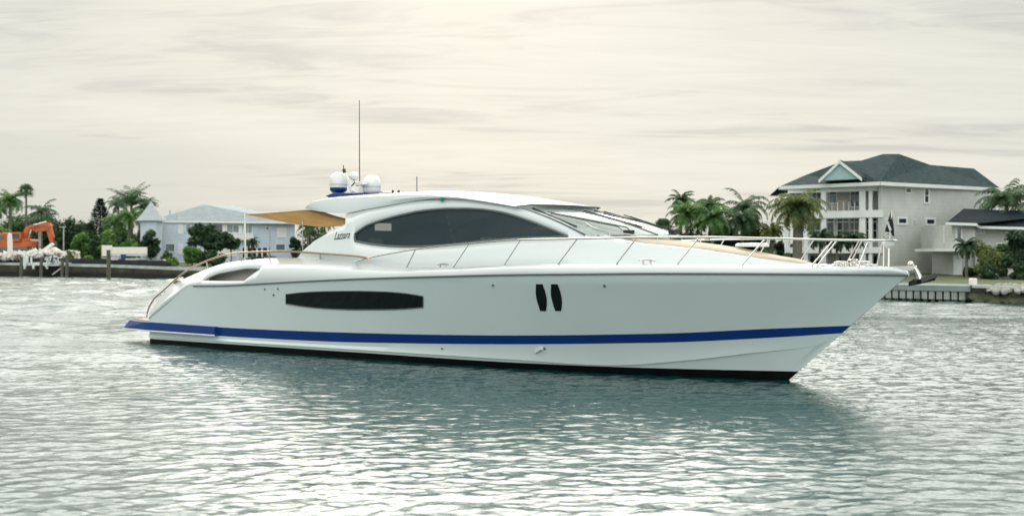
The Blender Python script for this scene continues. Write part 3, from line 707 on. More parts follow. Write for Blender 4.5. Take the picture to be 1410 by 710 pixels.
pts = [Lc(*(lambda q: (q[0], 0, q[1]))(sz(px, py, 0))) for px, py in ((1252, 365), (1257, 366), (1262, 372), (1266, 380), (1267, 387))]
anc = MB(); anc.tube(pts, [.035, .04, .045, .05, .05], 8); s, z = sz(1254, 363.5, 0); anc.lathe([(.01, -.06), (.05, -.04), (.065, 0), (.05, .04), (.01, .06)], Lc(s, 0, z), 12)
anc = anc.build('anchor', STEEL, yacht, smooth=True)
q = lambda px, py, t: Lc(sz(px, py, 0)[0], t, sz(px, py, 0)[1])
m = MB(); m.poly([q(1262, 389, 0), q(1272, 384, -.16), q(1288, 378, -.05), q(1286, 383, 0)]); m.poly([q(1262, 389, 0), q(1272, 386, .16), q(1288, 379, .05), q(1286, 383, 0)]); m.poly([q(1251, 391, 0), q(1262, 386, .1), q(1268, 388, 0)])
solid(m.build('fluke', BLKP, anc), .09, 0)

# roof gear ------------------------------------------------------------
def rg(px, py, t=0.0): s, z = sz(px, py, t); return s, z
s0, z0 = rg(466, 263.5); 
m = MB()                                   # blue wedge base
wl = [sz(a, b, .55) for a, b in ((447, 269.8), (456, 265.8), (500, 265.0), (533, 268.2), (500, 272), (457, 274.3))]
m.prism([Lc(s, 0.55, z) for s, z in wl], (0, 1.1, 0))
m.build('radar_base', BLUE, yacht, bevel=0.03)
def dome(px, py, w, h, band):
    s, z = rg(px, py); Y = pxof(s, 0)[1]; r = w / 2 / F * Y; H = h / F * Y
    root = None
    m = MB(); m.lathe([(r * .93, H * .18), (r * .99, H * .3), (r, H * .5), (r * .97, H * .64), (r * .85, H * .80), (r * .62, H * .92), (r * .3, H * .985), (r * .02, H)], Lc(s, 0, z), 28); o = m.build('satellite_dome', WPL, yacht, smooth=True, ang=50)
    m = MB(); m.lathe([(r * .6, -.06), (r * .85, 0), (r * .96, H * .06), (r * .965, H * .185)], Lc(s, 0, z), 28); m.build('dome_base', BLUE if band else WPL, o, smooth=True, ang=50)
    m = MB(); m.lathe([(r * 1.002, H * .33), (r * 1.004, H * .35)], Lc(s, 0, z), 28); m.build('dome_seam', RUB, o)
    return s, z
dome(466, 263.5, 24.5, 26.5, True); sR, zR = dome(512, 265.5, 25, 24, False)
m = MB(); c = Lc(sz(503, 253, .1)[0], .25, sz(503, 253, .1)[1]); m.box(c, (0.16, 0.9, 0.12), rz=math.radians(58)); m.tube([c - Vector((0, 0, .3)), c], .08, 10); m.build('radar_scanner', WPL, yacht, bevel=0.03)
def ln(pts, r, nm, mt, t=0.0):
    m = MB(); m.tube([Lc(sz(a, b, t)[0], t, sz(a, b, t)[1]) for a, b in pts], r, 8); return m.build(nm, mt, yacht, smooth=True)
mast = ln([(486, 265), (480, 250), (475, 238)], [.06, .045, .03], 'signal_mast', WPL)
ln([(474.5, 238), (473.5, 233)], .05, 'mast_light', BLKP); ln([(473.2, 233), (472.8, 227.5)], .012, 'aerial', BLKP)
m = MB(); s, z = rg(487, 242.5); m.lathe([(.02, -.12), (.09, -.09), (.12, 0), (.09, .09), (.02, .12)], Lc(s, 0, z), 14, 1.3, 1); m.build('searchlight', WPL, yacht, smooth=True)
ln([(487, 245), (488, 252), (484, 256)], .02, 'searchlight_bracket', BLKP)
ln([(495.3, 266), (495, 220), (494.8, 138)], [.018, .015, .010], 'whip_antenna', RUB, 0.3)
ln([(574, 269), (574, 243)], .013, 'short_antenna', RUB, 0.6)
for px in (541, 549):
    m = MB(); s, z = rg(px, 266.5); m.lathe([(.07, -.02), (.065, .0), (.04, .05), (.02, .10)], Lc(s, 0, z), 10); m.build('horn', BLKP, yacht, smooth=True)
ln([(524, 264.5), (541, 264.8), (552, 265.5)], .018, 'horn_tube', STEEL)
m = MB(); A = gl(608, 274.8, 0.08); m.box(A, (.09, .05, .07)); m.build('starboard_light', GRN, yacht)

# awning and its poles -------------------------------------------------
ts = 1.75
def an(px, py, t): s, z = sz(px, py, t); return (s, t, z)
near = [an(337, 294.8, 1.9), an(354, 294.4, 1.9), an(371, 293.2, 1.85), an(395, 291.2, 1.8), an(420, 289, 1.75), an(440, 289.5, 1.7)]
rws = []
for f in np.linspace(1, -1, 11):
    rws.append([Lc(s, t * f, z - 0.30 * (1 - f * f) * math.sin(math.pi * min(0.75, 0.12 + i / 6)) - 0.05 * (1 - f)) for i, (s, t, z) in enumerate(near)])
m = MB(); m.grid(rws); solid(m.build('awning', CANV, yacht, smooth=True, ang=80), .012, 0)
for side in (1, -1):
    m = MB(); s, t, z = near[0]; m.tube([Lc(s + .05, side * 1.9, 1.6), Lc(s, side * 1.9, z + .02)], .03, 8); m.build('awning_pole', STEEL, yacht, smooth=True)
A = an(417, 303, 1.7); m = MB(); m.tube([Lc(A[0], 1.7, 1.2), Lc(A[0], 1.7, A[2])], .014, 8); m.build('awning_pole', STEEL, yacht, smooth=True)
# raised wooden bar at the forward end of the cockpit
A = solve(391, 351, lambda s, z: 1.2, 1.2); m = MB(); m.box(Lc(A[0], 1.2, A[2] - .1), (1.1, .6, .05)); m.box(Lc(A[0], 1.2, A[2] - .5), (.9, .45, .75)); m.build('cockpit_table', TEAK, yacht, bevel=.02)

# lettering on the quarter ---------------------------------------------
def lettering(txt, px0, px1, py, side):
    cu = bpy.data.curves.new('t', 'FONT'); cu.body = txt; cu.shear = 0.7; cu.size = 1; cu.offset = 0.0
    to = bpy.data.objects.new('t', cu); COL.objects.link(to); bpy.context.view_layer.update()
    me = bpy.data.meshes.new_from_object(to); bpy.data.objects.remove(to)
    xs = [v.co.x for v in me.vertices]; w = max(xs) - min(xs); x0 = min(xs)
    h = 12.0 / 0.75
    for v in me.vertices:
        fx = (v.co.x - x0) / w
        px = px0 + (px1 - px0) * fx; pyy = py - v.co.y * h * (1 - 0.1 * fx) - 2.5 * fx
        p = gl(px, pyy, 0.006, 1)
        v.co = p
    me.materials.append(BLKP); me.name = 'lettering'
    o = bpy.data.objects.new('lettering', me); COL.objects.link(o); o.parent = yacht
    solid(o, .004, 0)
lettering('Lazzara', 460, 482, 330, 1)

# ------------------------------------------------------------------ FAR SHORE
random.seed(5); rnd = random.random
def rr_(a, b): return a + (b - a) * rnd()
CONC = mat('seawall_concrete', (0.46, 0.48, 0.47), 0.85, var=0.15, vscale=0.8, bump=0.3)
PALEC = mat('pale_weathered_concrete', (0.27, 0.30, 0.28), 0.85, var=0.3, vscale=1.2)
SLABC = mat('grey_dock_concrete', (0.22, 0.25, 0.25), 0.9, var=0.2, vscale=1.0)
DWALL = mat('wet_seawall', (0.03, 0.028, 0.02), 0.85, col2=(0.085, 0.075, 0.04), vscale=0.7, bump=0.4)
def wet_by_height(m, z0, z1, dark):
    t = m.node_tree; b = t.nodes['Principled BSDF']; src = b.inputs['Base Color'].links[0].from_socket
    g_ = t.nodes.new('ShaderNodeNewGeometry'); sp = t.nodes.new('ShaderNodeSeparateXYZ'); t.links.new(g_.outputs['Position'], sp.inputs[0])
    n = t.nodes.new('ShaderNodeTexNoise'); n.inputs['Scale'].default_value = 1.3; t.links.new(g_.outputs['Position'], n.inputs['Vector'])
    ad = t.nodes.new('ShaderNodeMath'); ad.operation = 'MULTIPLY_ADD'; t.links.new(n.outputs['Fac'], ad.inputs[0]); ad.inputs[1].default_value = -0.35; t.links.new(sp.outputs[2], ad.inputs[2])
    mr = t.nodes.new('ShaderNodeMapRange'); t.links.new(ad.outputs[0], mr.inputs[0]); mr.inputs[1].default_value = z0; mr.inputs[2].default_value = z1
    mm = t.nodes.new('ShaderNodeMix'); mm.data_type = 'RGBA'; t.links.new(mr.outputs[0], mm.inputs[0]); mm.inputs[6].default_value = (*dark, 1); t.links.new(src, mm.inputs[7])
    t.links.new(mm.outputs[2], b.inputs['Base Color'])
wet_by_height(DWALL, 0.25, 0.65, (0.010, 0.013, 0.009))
WOODP = mat('weathered_pile', (0.10, 0.095, 0.075), 0.85, var=0.3, vscale=3)
WHITEW = mat('white_painted_wood', (0.70, 0.72, 0.71), 0.6, var=0.06, vscale=1.0)
SILT = mat('black_silt_fence', (0.012, 0.016, 0.018), 0.8, var=0.3)
ORANGE = mat('orange_machine_paint', (0.30, 0.07, 0.02), 0.6, col2=(0.58, 0.12, 0.025), vscale=0.9)
CABG = mat('machine_cab_glass', (0.05, 0.08, 0.09), 0.1)
RUBBLE = mat('broken_plaster', (0.58, 0.47, 0.40), 0.9, col2=(0.74, 0.75, 0.76), vscale=0.9, bump=0.4)
SHING_G = mat('grey_shingle_roof', (0.40, 0.44, 0.46), 0.95, spec=0.2, var=0.10, vscale=1.2, bump=0.3, bscale=6, stretch=(1, 1, 4))
SHING_D = mat('dark_slate_shingle', (0.026, 0.048, 0.052), 0.95, spec=0.1, var=0.35, vscale=2.2, bump=0.5, bscale=9, stretch=(1, 1, 4))
SHING_B = mat('black_shingle', (0.010, 0.018, 0.024), 0.95, spec=0.1, var=0.35, vscale=2.2, bump=0.5, bscale=9, stretch=(1, 1, 4))
LAV = lined('pale_blue_siding', (0.52, 0.59, 0.68), 0.45, 0.9)
SIDING = lined('taupe_grey_siding', (0.52, 0.53, 0.50), 0.30, 0.93)
SID2 = lined('porch_siding', (0.45, 0.47, 0.46), 0.30, 0.85)
TEALG = mat('pale_teal_gable', (0.33, 0.46, 0.47), 0.7, var=0.04)
WIN = mat('dark_window_pane', (0.02, 0.03, 0.035), 0.08, spec=0.7, var=0.4, vscale=0.6)
WINL = mat('pale_window_pane', (0.13, 0.19, 0.20), 0.12, spec=0.7, var=0.3, vscale=0.8)
TERRA = mat('terracotta_tile', (0.35, 0.13, 0.08), 0.8, var=0.2)
DOORB = mat('tan_door', (0.42, 0.33, 0.22), 0.7, var=0.08)
TIMB = mat('raw_timber', (0.42, 0.30, 0.18), 0.8, var=0.15)
ROCK = mat('pale_riprap', (0.34, 0.34, 0.31), 0.9, var=0.25, vscale=1.5, bump=0.5)
ROCKD = mat('wet_riprap', (0.03, 0.035, 0.02), 0.8, col2=(0.08, 0.085, 0.04), vscale=1.5, bump=0.5)
BARK = mat('tree_bark', (0.10, 0.085, 0.065), 0.9, var=0.3, vscale=4, bump=0.4)
PBARK = mat('palm_bark', (0.13, 0.12, 0.095), 0.9, var=0.35, vscale=5, bump=0.5, stretch=(1, 1, 3))
def leafmat(nm, a, b): return mat(nm, tuple(c * 1.0 for c in a), 0.6, col2=tuple(c * 1.12 for c in b), vscale=0.55, transl=0.38)
LF_D = leafmat('dark_leaves', (0.018, 0.048, 0.022), (0.05, 0.10, 0.036))
LF_M = leafmat('mid_green_leaves', (0.035, 0.085, 0.030), (0.09, 0.165, 0.052))
LF_B = leafmat('bright_green_leaves', (0.075, 0.17, 0.04), (0.16, 0.29, 0.07))
LF_Y = leafmat('yellow_green_leaves', (0.12, 0.18, 0.05), (0.24, 0.27, 0.10))
LF_P = leafmat('palm_fronds', (0.035, 0.085, 0.042), (0.085, 0.16, 0.065))
LF_PB = leafmat('bright_palm_fronds', (0.06, 0.15, 0.04), (0.14, 0.26, 0.07))
LF_PY = leafmat('yellowing_palm_fronds', (0.04, 0.095, 0.035), (0.19, 0.21, 0.05))

def gz(px): return shore(px)[1] + 0.15
def base_at(px, Y): return Vector(((px - CX) / F * Y, Y, gz(px)))

def broadleaf(label, px, Y, ytop, wpx, ybot=None, m=LF_D, group=None, name='broadleaf_tree', cat='tree', n=2200, ls=0.30, flat=1.0, zb=None, seed=None):
    """crown between photo rows ytop and ybot, wpx wide; trunk below it"""
    R_ = random.Random(seed if seed is not None else int(px * 7 + ytop))
    b = base_at(px, Y) if zb is None else Vector(((px - CX) / F * Y, Y, zb))
    zt = CH - (ytop - HY) / F * Y; z0 = b.z if ybot is None else CH - (ybot - HY) / F * Y
    z0 = max(z0, b.z - 0.1); H = zt - z0; Rx = wpx / 2 / F * Y; c = Vector((0, 0, z0 - b.z + H / 2))
    root = empty(name, b, label, cat, group)
    mb = MB(); k = max(14, int(Rx * H * 1.3) + 12); k = min(k, 60)
    cl_ = []
    for i in range(k):
        while True:
            q = Vector((R_.uniform(-1, 1), R_.uniform(-1, 1), R_.uniform(-1, 1)))
            if q.length < 1 and (q.length > 0.35 or i < 3): break
        wv = 0.62 + 0.30 * R_.random()
        sq = 1.0 - 0.25 * max(0, -q.z)
        cl_.append((c + Vector((q.x * Rx * wv * sq, q.y * Rx * wv * flat * sq, q.z * H / 2 * wv * 0.95)), min(Rx, H / 2) * R_.uniform(0.28, 0.50)))
    per = max(30, int(n * 1.7) // k)
    for cc, r in cl_:
        for _ in range(per):
            d = Vector((R_.gauss(0, 1), R_.gauss(0, 1), R_.gauss(0, 1))).normalized()
            p = cc + d * r * (0.55 + 0.6 * R_.random()); p.z = max(p.z, 0.03)
            a1 = Vector((R_.gauss(0, 1), R_.gauss(0, 1), R_.gauss(0, .6))).normalized(); a2 = a1.cross(d + Vector((0.01, 0, 0))).normalized()
            s1 = ls * R_.uniform(0.5, 1.1); s2 = s1 * R_.uniform(0.4, 0.7)
            mb.poly([b + p - a1 * s1, b + p + a2 * s2, b + p + a1 * s1, b + p - a2 * s2])
    mb.o = b; mb.v = [v - b for v in mb.v]
    mb.build('crown', m, root, recalc=False)
    tb = MB(); tr_ = max(0.06, Rx * 0.06)
    tb.tube([(0, 0, -0.3), (0.05 * Rx, 0, c.z * .4), (-.03 * Rx, 0, c.z), (0, 0, c.z + H * .2)], [tr_ * 1.3, tr_, tr_ * .7, tr_ * .25], 8)
    for i in range(5):
        q = cl_[i][0]; tb.tube([(0, 0, c.z * 0.45), tuple((q * .5 + Vector((0, 0, c.z * .4)))), tuple(q)], [tr_ * .55, tr_ * .4, tr_ * .12], 6)
    tb.build('trunk', BARK, root, smooth=True, ang=60)
    return root

def frond(mb, R_, base, az, el, Lf, droop, wl, nseg=12, nl=2):
    d = Vector((math.cos(az) * math.cos(el), math.sin(az) * math.cos(el), math.sin(el))); p = Vector(base); pts = [p.copy()]
    st_ = Lf / nseg; cur = el
    for i in range(nseg):
        cur -= droop / nseg * (0.5 + i / nseg * 1.1)
        p = p + Vector((math.cos(az) * math.cos(cur), math.sin(az) * math.cos(cur), math.sin(cur))) * st_; pts.append(p.copy())
    side = Vector((-math.sin(az), math.cos(az), 0))
    mb.tube(pts, [0.035 * (1 - .85 * i / nseg) for i in range(nseg + 1)], 3, cap=False)
    for i in range(1, nseg + 1):
        a = pts[i - 1]; t = pts[i] - a; f = i / nseg; w = wl * (math.sin(math.pi * min(1, 0.18 + f * 0.80)) ** 0.7)
        for k in range(nl):
            q = a + t * ((k + R_.random() * .6) / nl)
            for sgn in (-1, 1):
                tip = q + side * sgn * w * R_.uniform(.75, 1.05) + t.normalized() * w * 0.45 + Vector((0, 0, -w * R_.uniform(0.35, 1.0)))
                hw = t.normalized() * 0.043
                m_ = (q + tip) / 2 + Vector((0, 0, w * .07))
                mb.poly([q - hw, m_ - hw * 1.1, tip, m_ + hw * 1.1, q + hw])
def fan(mb, R_, base, az, el, Lp, rf):
    d = Vector((math.cos(az) * math.cos(el), math.sin(az) * math.cos(el), math.sin(el))); c = Vector(base) + d * Lp
    mb.tube([base, c], [.03, .02], 3, cap=False)
    side = Vector((-math.sin(az), math.cos(az), 0)); up = d
    for k in range(9):
        a = math.radians(-105 + 210 * k / 8); v = up * math.cos(a) + side * math.sin(a); tip = c + v * rf * R_.uniform(.85, 1.05) + Vector((0, 0, -rf * 0.3))
        pr = v.cross(d.cross(side)).normalized() * 0.07 if v.cross(d.cross(side)).length > 0 else side * .07
        m_ = c + v * rf * .55
        mb.poly([c, m_ + pr, tip, m_ - pr])
def palm(label, px, Y, ycen, wpx, m=LF_P, group='palms', kind='feather', nf=26, tr_=0.16, name=None, zb=None, lean=0.0, shag=0.0, seed=None, upright=0.0):
    R_ = random.Random(seed if seed is not None else int(px * 3 + ycen))
    b = base_at(px, Y) if zb is None else Vector(((px - CX) / F * Y, Y, zb))
    h = CH - (ycen - HY) / F * Y - b.z; Rw = wpx / 2 / F * Y
    root = empty(name or ('fan_palm' if kind == 'fan' else 'feather_palm'), b, label, 'palm', group)
    top = Vector((lean, 0, h)); mb = MB()
    for i in range(nf):
        az = i * 2.399 + R_.uniform(-.2, .2); lv = (i + .5) / nf
        if kind == 'fan': fan(mb, R_, top + Vector((0, 0, -.2)), az, math.radians(80 - 125 * lv), Rw * 0.42, Rw * 0.62)
        else: frond(mb, R_, top, az, math.radians(78 + 8 * upright - (95 - 35 * upright) * lv + R_.uniform(-8, 8)), Rw * R_.uniform(1.05, 1.6), math.radians(R_.uniform(80, 145) - 25 * upright), Rw * 0.27)
    if shag:
        for i in range(24): frond(mb, R_, top + Vector((0, 0, -.1)), R_.uniform(0, 6.3), math.radians(R_.uniform(-70, -30)), Rw * .6 * shag, 0.5, Rw * .16, 6)
    mb.build('crown', m, root, recalc=False)
    tb = MB(); npt = 7; tb.tube([(lean * (k / npt) ** 2, 0, -.3 + (h + .3) * k / npt) for k in range(npt + 1)], [tr_ * (1.25 - .45 * k / npt) for k in range(npt + 1)], 8)
    tb.build('trunk', PBARK, root, smooth=True, ang=60); return root

# --- left seawall
def wall_run(name, label, px0, px1, mc, mw, capw=0.5, caph=0.22, off=0.0):
    p0, z0 = shore(px0); root = empty(name, (p0.x, p0.y, 0), label, 'seawall'); org = (p0.x, p0.y, 0)
    xs = np.linspace(px0, px1, 24); w = MB(org); c = MB(org); A = []
    for px in xs: q, z = shore(px); A.append((q, z))
    w.grid([[(q.x, q.y, -1) for q, z in A], [(q.x, q.y, z - caph) for q, z in A], [(q.x, q.y + .35, z - caph) for q, z in A]])
    w.build('wall', mw, root, recalc=False)
    c.grid([[(q.x, q.y - .12, z - caph) for q, z in A], [(q.x, q.y - .12, z) for q, z in A], [(q.x, q.y + capw, z) for q, z in A], [(q.x, q.y + capw, z - caph) for q, z in A], [(q.x, q.y - .12, z - caph) for q, z in A]])
    c.build('cap', mc, root, recalc=False)
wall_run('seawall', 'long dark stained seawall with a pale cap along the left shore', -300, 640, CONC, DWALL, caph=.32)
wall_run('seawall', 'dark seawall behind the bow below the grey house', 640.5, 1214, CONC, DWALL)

# --- demolition site on the left
def silt():
    p0, z0 = shore(-60); org = (p0.x, p0.y, 0); m = MB(org)
    A = []
    for px in np.linspace(-60, 226, 40):
        q, z = shore(px); A.append((q + Vector((0, 1.2 + .12 * math.sin(px * .3), 0)), z))
    m.grid([[(q.x, q.y, z - .1) for q, z in A], [(q.x, q.y, z + .62 + .06 * math.sin(i * 1.7)) for i, (q, z) in enumerate(A)]])
    o = m.build('silt_fence', SILT, None, recalc=False); solid(o, .02)
    tag(o, 'low black fabric silt fence along the top of the left seawall', 'fence')
silt()
def pxbox(mb, px0, py0, px1, py1, Y, dep=1.0, dy=0.0):
    a = W(px0, py1, Y); b = W(px1, py0, Y); mb.box(((a.x + b.x) / 2, Y + dy + dep / 2, (a.z + b.z) / 2), (b.x - a.x, dep, b.z - a.z))
def pxpoly(mb, pts, Y, dep=1.0): mb.prism([W(a, b, Y) for a, b in pts], (0, dep, 0))
YE = 141.0
eb = W(25, 350, YE); ex = empty('excavator', eb, 'orange excavator with raised arm on the rubble at far left', 'excavator')
def ep(name, mats, fn, par=ex, **k):
    m = MB(eb); fn(m); return m.build(name, mats, par, **k)
ep('body', ORANGE, lambda m: (pxpoly(m, [(-14, 331), (-14, 321), (2, 320), (14, 322), (24, 328), (40, 329), (44, 332), (44, 340), (-10, 341)], YE, 2.6)), bevel=.06)
cabo = ep('cab', ORANGE, lambda m: (pxbox(m, 12.5, 319.5, 30, 322, YE, 1.6, -.3), pxbox(m, 12.5, 322, 14.2, 331, YE, 1.5, -.25), pxbox(m, 28, 322, 29.8, 331, YE, 1.5, -.25), pxbox(m, 12.5, 329, 30, 332, YE, 1.5, -.25)))
ep('cab_window', CABG, lambda m: pxbox(m, 14.2, 321.8, 28, 329.2, YE, 1.2, -.1), cabo)
ep('hydraulic_hose', RUB, lambda m: (m.tube([W(36, 326, YE + .4), W(40, 314, YE + .4), W(52, 311, YE + .4), W(66, 312, YE + .4), W(70, 322, YE + .4)], .05, 6)))
ep('engine_grille', RUB, lambda m: (pxbox(m, -8, 324, 6, 330, YE - .03, .1)))
ep('boom', ORANGE, lambda m: pxpoly(m, [(28, 331), (30, 322), (35, 313), (42, 309.5), (52, 308.5), (66, 307), (70, 310), (66, 317.5), (54, 318.5), (44, 318), (40, 322), (38, 331)], YE + .6, .8), bevel=.05)
ep('boom_cylinder', STEEL, lambda m: (m.tube([W(39, 329, YE + .5), W(43.5, 316, YE + .5)], .10, 8), m.tube([W(46, 310, YE + .9), W(64, 305.5, YE + .9)], .11, 8)))
ep('stick', ORANGE, lambda m: pxpoly(m, [(64, 306.5), (68.5, 306.5), (72, 320), (73.5, 326), (72, 335), (69, 335), (65, 323), (63, 315)], YE + .7, .55), bevel=.04)
ep('bucket', RUB, lambda m: pxpoly(m, [(69, 333), (73.5, 332), (74, 338), (71, 343), (67.5, 342), (69, 338)], YE + .4, 1.1))
for dy in (-.1, 2.1): ep('track', RUB, lambda m: pxpoly(m, [(-10, 343), (-8, 340), (36, 340), (39, 344), (36, 350), (-8, 350), (-11, 347)], YE + dy, .6), bevel=.1)
# rubble
m = MB(W(40, 352, 137)); R_ = random.Random(3)
for i in range(620):
    px = R_.uniform(-20, 104); Y = R_.uniform(134, 139.5)
    hgt = 3.5 + 8.5 * math.exp(-((px - 68) / 15) ** 2) + 3 * math.exp(-((px - 20) / 22) ** 2) + 5 * math.exp(-((px - 97) / 7) ** 2)
    py = 356 - hgt * R_.random() ** .7
    Mx = Matrix.Rotation(R_.uniform(0, 3), 3, 'Z') @ Matrix.Rotation(R_.uniform(-.7, .7), 3, 'X') @ Matrix.Rotation(R_.uniform(-.7, .7), 3, 'Y')
    m.box(W(px, py, Y), (R_.uniform(.25, 1.5), R_.uniform(.2, .8), R_.uniform(.06, .4)), M=Mx)
m.build('rubble_heap', RUBBLE); tag(bpy.data.objects['rubble_heap'], 'heap of broken pale plaster and concrete under the orange arm', 'rubble', kind='stuff')
for (pts, lab) in (([(57, 344), (70, 334.5), (73, 336), (62, 347)], 'broken pinkish slab leaning up at the peak of the rubble'), ([(70, 341), (74, 340), (86, 347), (83, 352), (75, 347)], 'pale slab sloping down right of the rubble peak'), ([(36, 346), (47, 342), (50, 345), (38, 350)], 'flat broken slab in the middle of the rubble')):
    m = MB(W(*pts[0], 134.4)); pxpoly(m, pts, 134.4, .5); tag(m.build('broken_slab', BEIGE), lab, 'slab', 'broken slabs')
def simple(name, mt, label, cat, org, fn, group=None, **k):
    m = MB(org); fn(m); o = m.build(name, mt, **k); return tag(o, label, cat, group)
simple('concrete_column', BEIGE, 'tall pale broken column standing left in front of the excavator cab', 'column', W(12, 352, 133.6), lambda m: pxpoly(m, [(10.3, 354), (10, 325), (11.5, 320.5), (13.6, 321), (14.8, 335), (14.8, 354)], 133.6, .5))
simple('concrete_column', CONC, 'grey round post under the excavator arm', 'column', W(54.5, 345, 143), lambda m: m.tube([W(54.5, 350, 143), W(54.5, 319, 143)], .17, 10), smooth=True)
lp_ = empty('street_lamp', W(87.6, 350, 150), 'thin pale lamp post among the trees right of the rubble', 'lamp post')
m = MB(W(87.6, 350, 150)); m.tube([W(87.6, 352, 150), W(87.6, 313, 150)], .09, 8); m.build('pole', CONC, lp_, smooth=True)
m = MB(W(87.6, 350, 150)); m.box(W(86, 312.5, 150), (.9, .25, .14)); m.build('lamp_head', CONC, lp_, bevel=.03)
# beige low wall, bin, material heaps on the bank
simple('garden_wall', BEIGE, 'low beige block wall with a taller left end on the left bank', 'wall', W(140, 352, 131), lambda m: (pxbox(m, 140, 337.5, 152.4, 352.5, 131, .5), pxbox(m, 152.4, 340, 201.5, 349.5, 131.1, .4)))
simple('blue_bin', BLUE, 'small blue bin in front of the beige wall', 'bin', W(169, 356, 126.5), lambda m: m.prism([W(165.8, 350, 126.5), W(172, 350, 126.5), W(171, 357, 126.5), W(166.6, 357, 126.5)], (0, .5, 0)), bevel=.03)
simple('stacked_sheeting', CONC, 'grey sheets stacked behind the silt fence beside the blue bin', 'sheets', W(184, 356, 127), lambda m: (pxbox(m, 172.5, 355.5, 193, 358, 125.5, 1.4), pxbox(m, 152, 349, 200, 352.5, 128, .8), pxbox(m, 153, 353, 164, 358, 127, .8)))
simple('white_block', WHITEW, 'small pale block at the right end of the silt fence', 'block', W(225, 362, 121.5), lambda m: pxbox(m, 223.5, 357, 227, 366, 121.5, .4))
# broken white dock
db = W(50, 372, 130); dock = empty('broken_dock', (db.x, db.y, 0), 'broken white timber dock below the rubble', 'dock'); od = (db.x, db.y, 0)
m = MB(od); pxbox(m, 29, 361.5, 90, 365.3, 129, 3.4); pxbox(m, 68, 356, 79, 366, 128.7, .3); pxbox(m, 29, 352, 36, 366, 128.7, .3); m.build('deck', WHITEW, dock)
m = MB(od)
for i in range(16):
    a = W(R_.uniform(64, 80), R_.uniform(352, 362), 128.4); m.box(a, (R_.uniform(.5, 1.4), .1, .12), M=Matrix.Rotation(R_.uniform(-1.4, 1.4), 3, 'Y'))
m.tube([W(72, 378, 129), W(88, 366, 129)], .07, 6); m.build('loose_boards', WHITEW, dock)
for px in (33.5, 45.5, 64.5):
    m = MB(od); pxbox(m, px - 1.1, 365.3, px + 1.1, 370, 128.6, .25); m.build('bracket', WHITEW, dock)
for px in (37, 42.5): m = MB(od); pxbox(m, px - .9, 354, px + .9, 361.5, 128.7, .2); m.build('post', WHITEW, dock)
for i, (px, t, r, lab) in enumerate(((28.5, 353, .20, 'leftmost pile of the broken white dock'), (56, 356, .20, 'pile at the middle of the broken white dock'), (85, 356, .19, 'leaning thin pile at the right end of the white dock'), (91.5, 351, .21, 'greenish pile just right of the broken white dock'))):
    a = W(px, 384, 127.5); m = MB((a.x, a.y, 0)); m.tube([(a.x, a.y, -1), (a.x + .08, a.y, W(px, t, 127.5).z)], [r, r * .9], 10); tag(m.build('dock_pile', WOODP, smooth=True, ang=50), lab, 'pile', 'dock piles')
Yp = 118.0; m = MB((W(149.5, 384, Yp).x, Yp, 0)); q = W(149.5, 344, Yp); m.tube([(q.x, Yp, -1), (q.x, Yp, q.z)], [.22, .2], 10)
tag(m.build('mooring_pile', WOODP, smooth=True, ang=50), 'lone tall mooring pile in the water before the beige wall', 'pile')

# --- left house
class Face:
    def __init__(s, O, ang): s.O = Vector(O[:2]); s.d = Vector((math.cos(ang), math.sin(ang))); n = Vector((-s.d.y, s.d.x)); s.n = n if n.dot(-s.O) > 0 else -n
    def az(s, px, py, dep=0.0):
        r = Vector(((px - CX) / F, 1.0)); O = s.O + s.n * dep
        k = s.n.dot(O) / s.n.dot(r); P = r * k; return s.d.dot(P - s.O), CH - (py - HY) / F * P.y
    def P(s, a, z, dep): q = s.O + s.d * a + s.n * dep; return Vector((q.x, q.y, z))
    def box(s, mb, a0, a1, z0, z1, d0, d1):
        q = [mb.pt(s.P(a, z, d)) for z in (z0, z1) for d in (d0, d1) for a in (a0, a1)]
        for f in ((0, 2, 3, 1), (4, 5, 7, 6), (0, 1, 5, 4), (2, 6, 7, 3), (0, 4, 6, 2), (1, 3, 7, 5)): mb.face([q[i] for i in f])
    def pbox(s, mb, x0, y0, x1, y1, d0, d1):
        a0, z1 = s.az(x0, y0, d1); a1, z0 = s.az(x1, y1, d1); s.box(mb, min(a0, a1), max(a0, a1), z0, z1, d0, d1)
def window(fc, x0, y0, x1, y1, parent, org, dep=0.0, nx=1, ny=1, pane_m=None, fw=.12, name='window'):
    a0, z1 = fc.az(x0, y0, dep); a1, z0 = fc.az(x1, y1, dep); a0, a1 = min(a0, a1), max(a0, a1)
    fr_ = MB(org)
    fc.box(fr_, a0 - fw, a1 + fw, z1, z1 + fw, dep - .05, dep + .07); fc.box(fr_, a0 - fw, a1 + fw, z0 - fw, z0, dep - .05, dep + .09)
    fc.box(fr_, a0 - fw, a0, z0, z1, dep - .05, dep + .07); fc.box(fr_, a1, a1 + fw, z0, z1, dep - .05, dep + .07)
    for k in range(1, nx): a = a0 + (a1 - a0) * k / nx; fc.box(fr_, a - .03, a + .03, z0, z1, dep, dep + .055)
    for k in range(1, ny): z = z0 + (z1 - z0) * k / ny; fc.box(fr_, a0, a1, z - .03, z + .03, dep, dep + .05)
    f = fr_.build(name, WHITEW, parent); p_ = MB(org); fc.box(p_, a0, a1, z0, z1, dep - .03, dep + .02); p_.build('pane', pane_m or WIN, f); return f
hO = W(203, 355, 146); hE = W(406, 355, 154); ang = math.atan2(hE.y - hO.y, hE.x - hO.x)
FL = Face(hO, ang); oL = Vector((hO.x, hO.y, 1.5))
hl = empty('waterfront_house', oL, 'pale blue two storey house with grey roof and small turret', 'house')
Ltot = (Vector(hE[:2]) - Vector(hO[:2])).length
_, ezL = FL.az(210, 306.5); 
m = MB(oL); FL.box(m, 0, Ltot, 1.2, ezL, -12, 0); m.build('wall', LAV, hl)
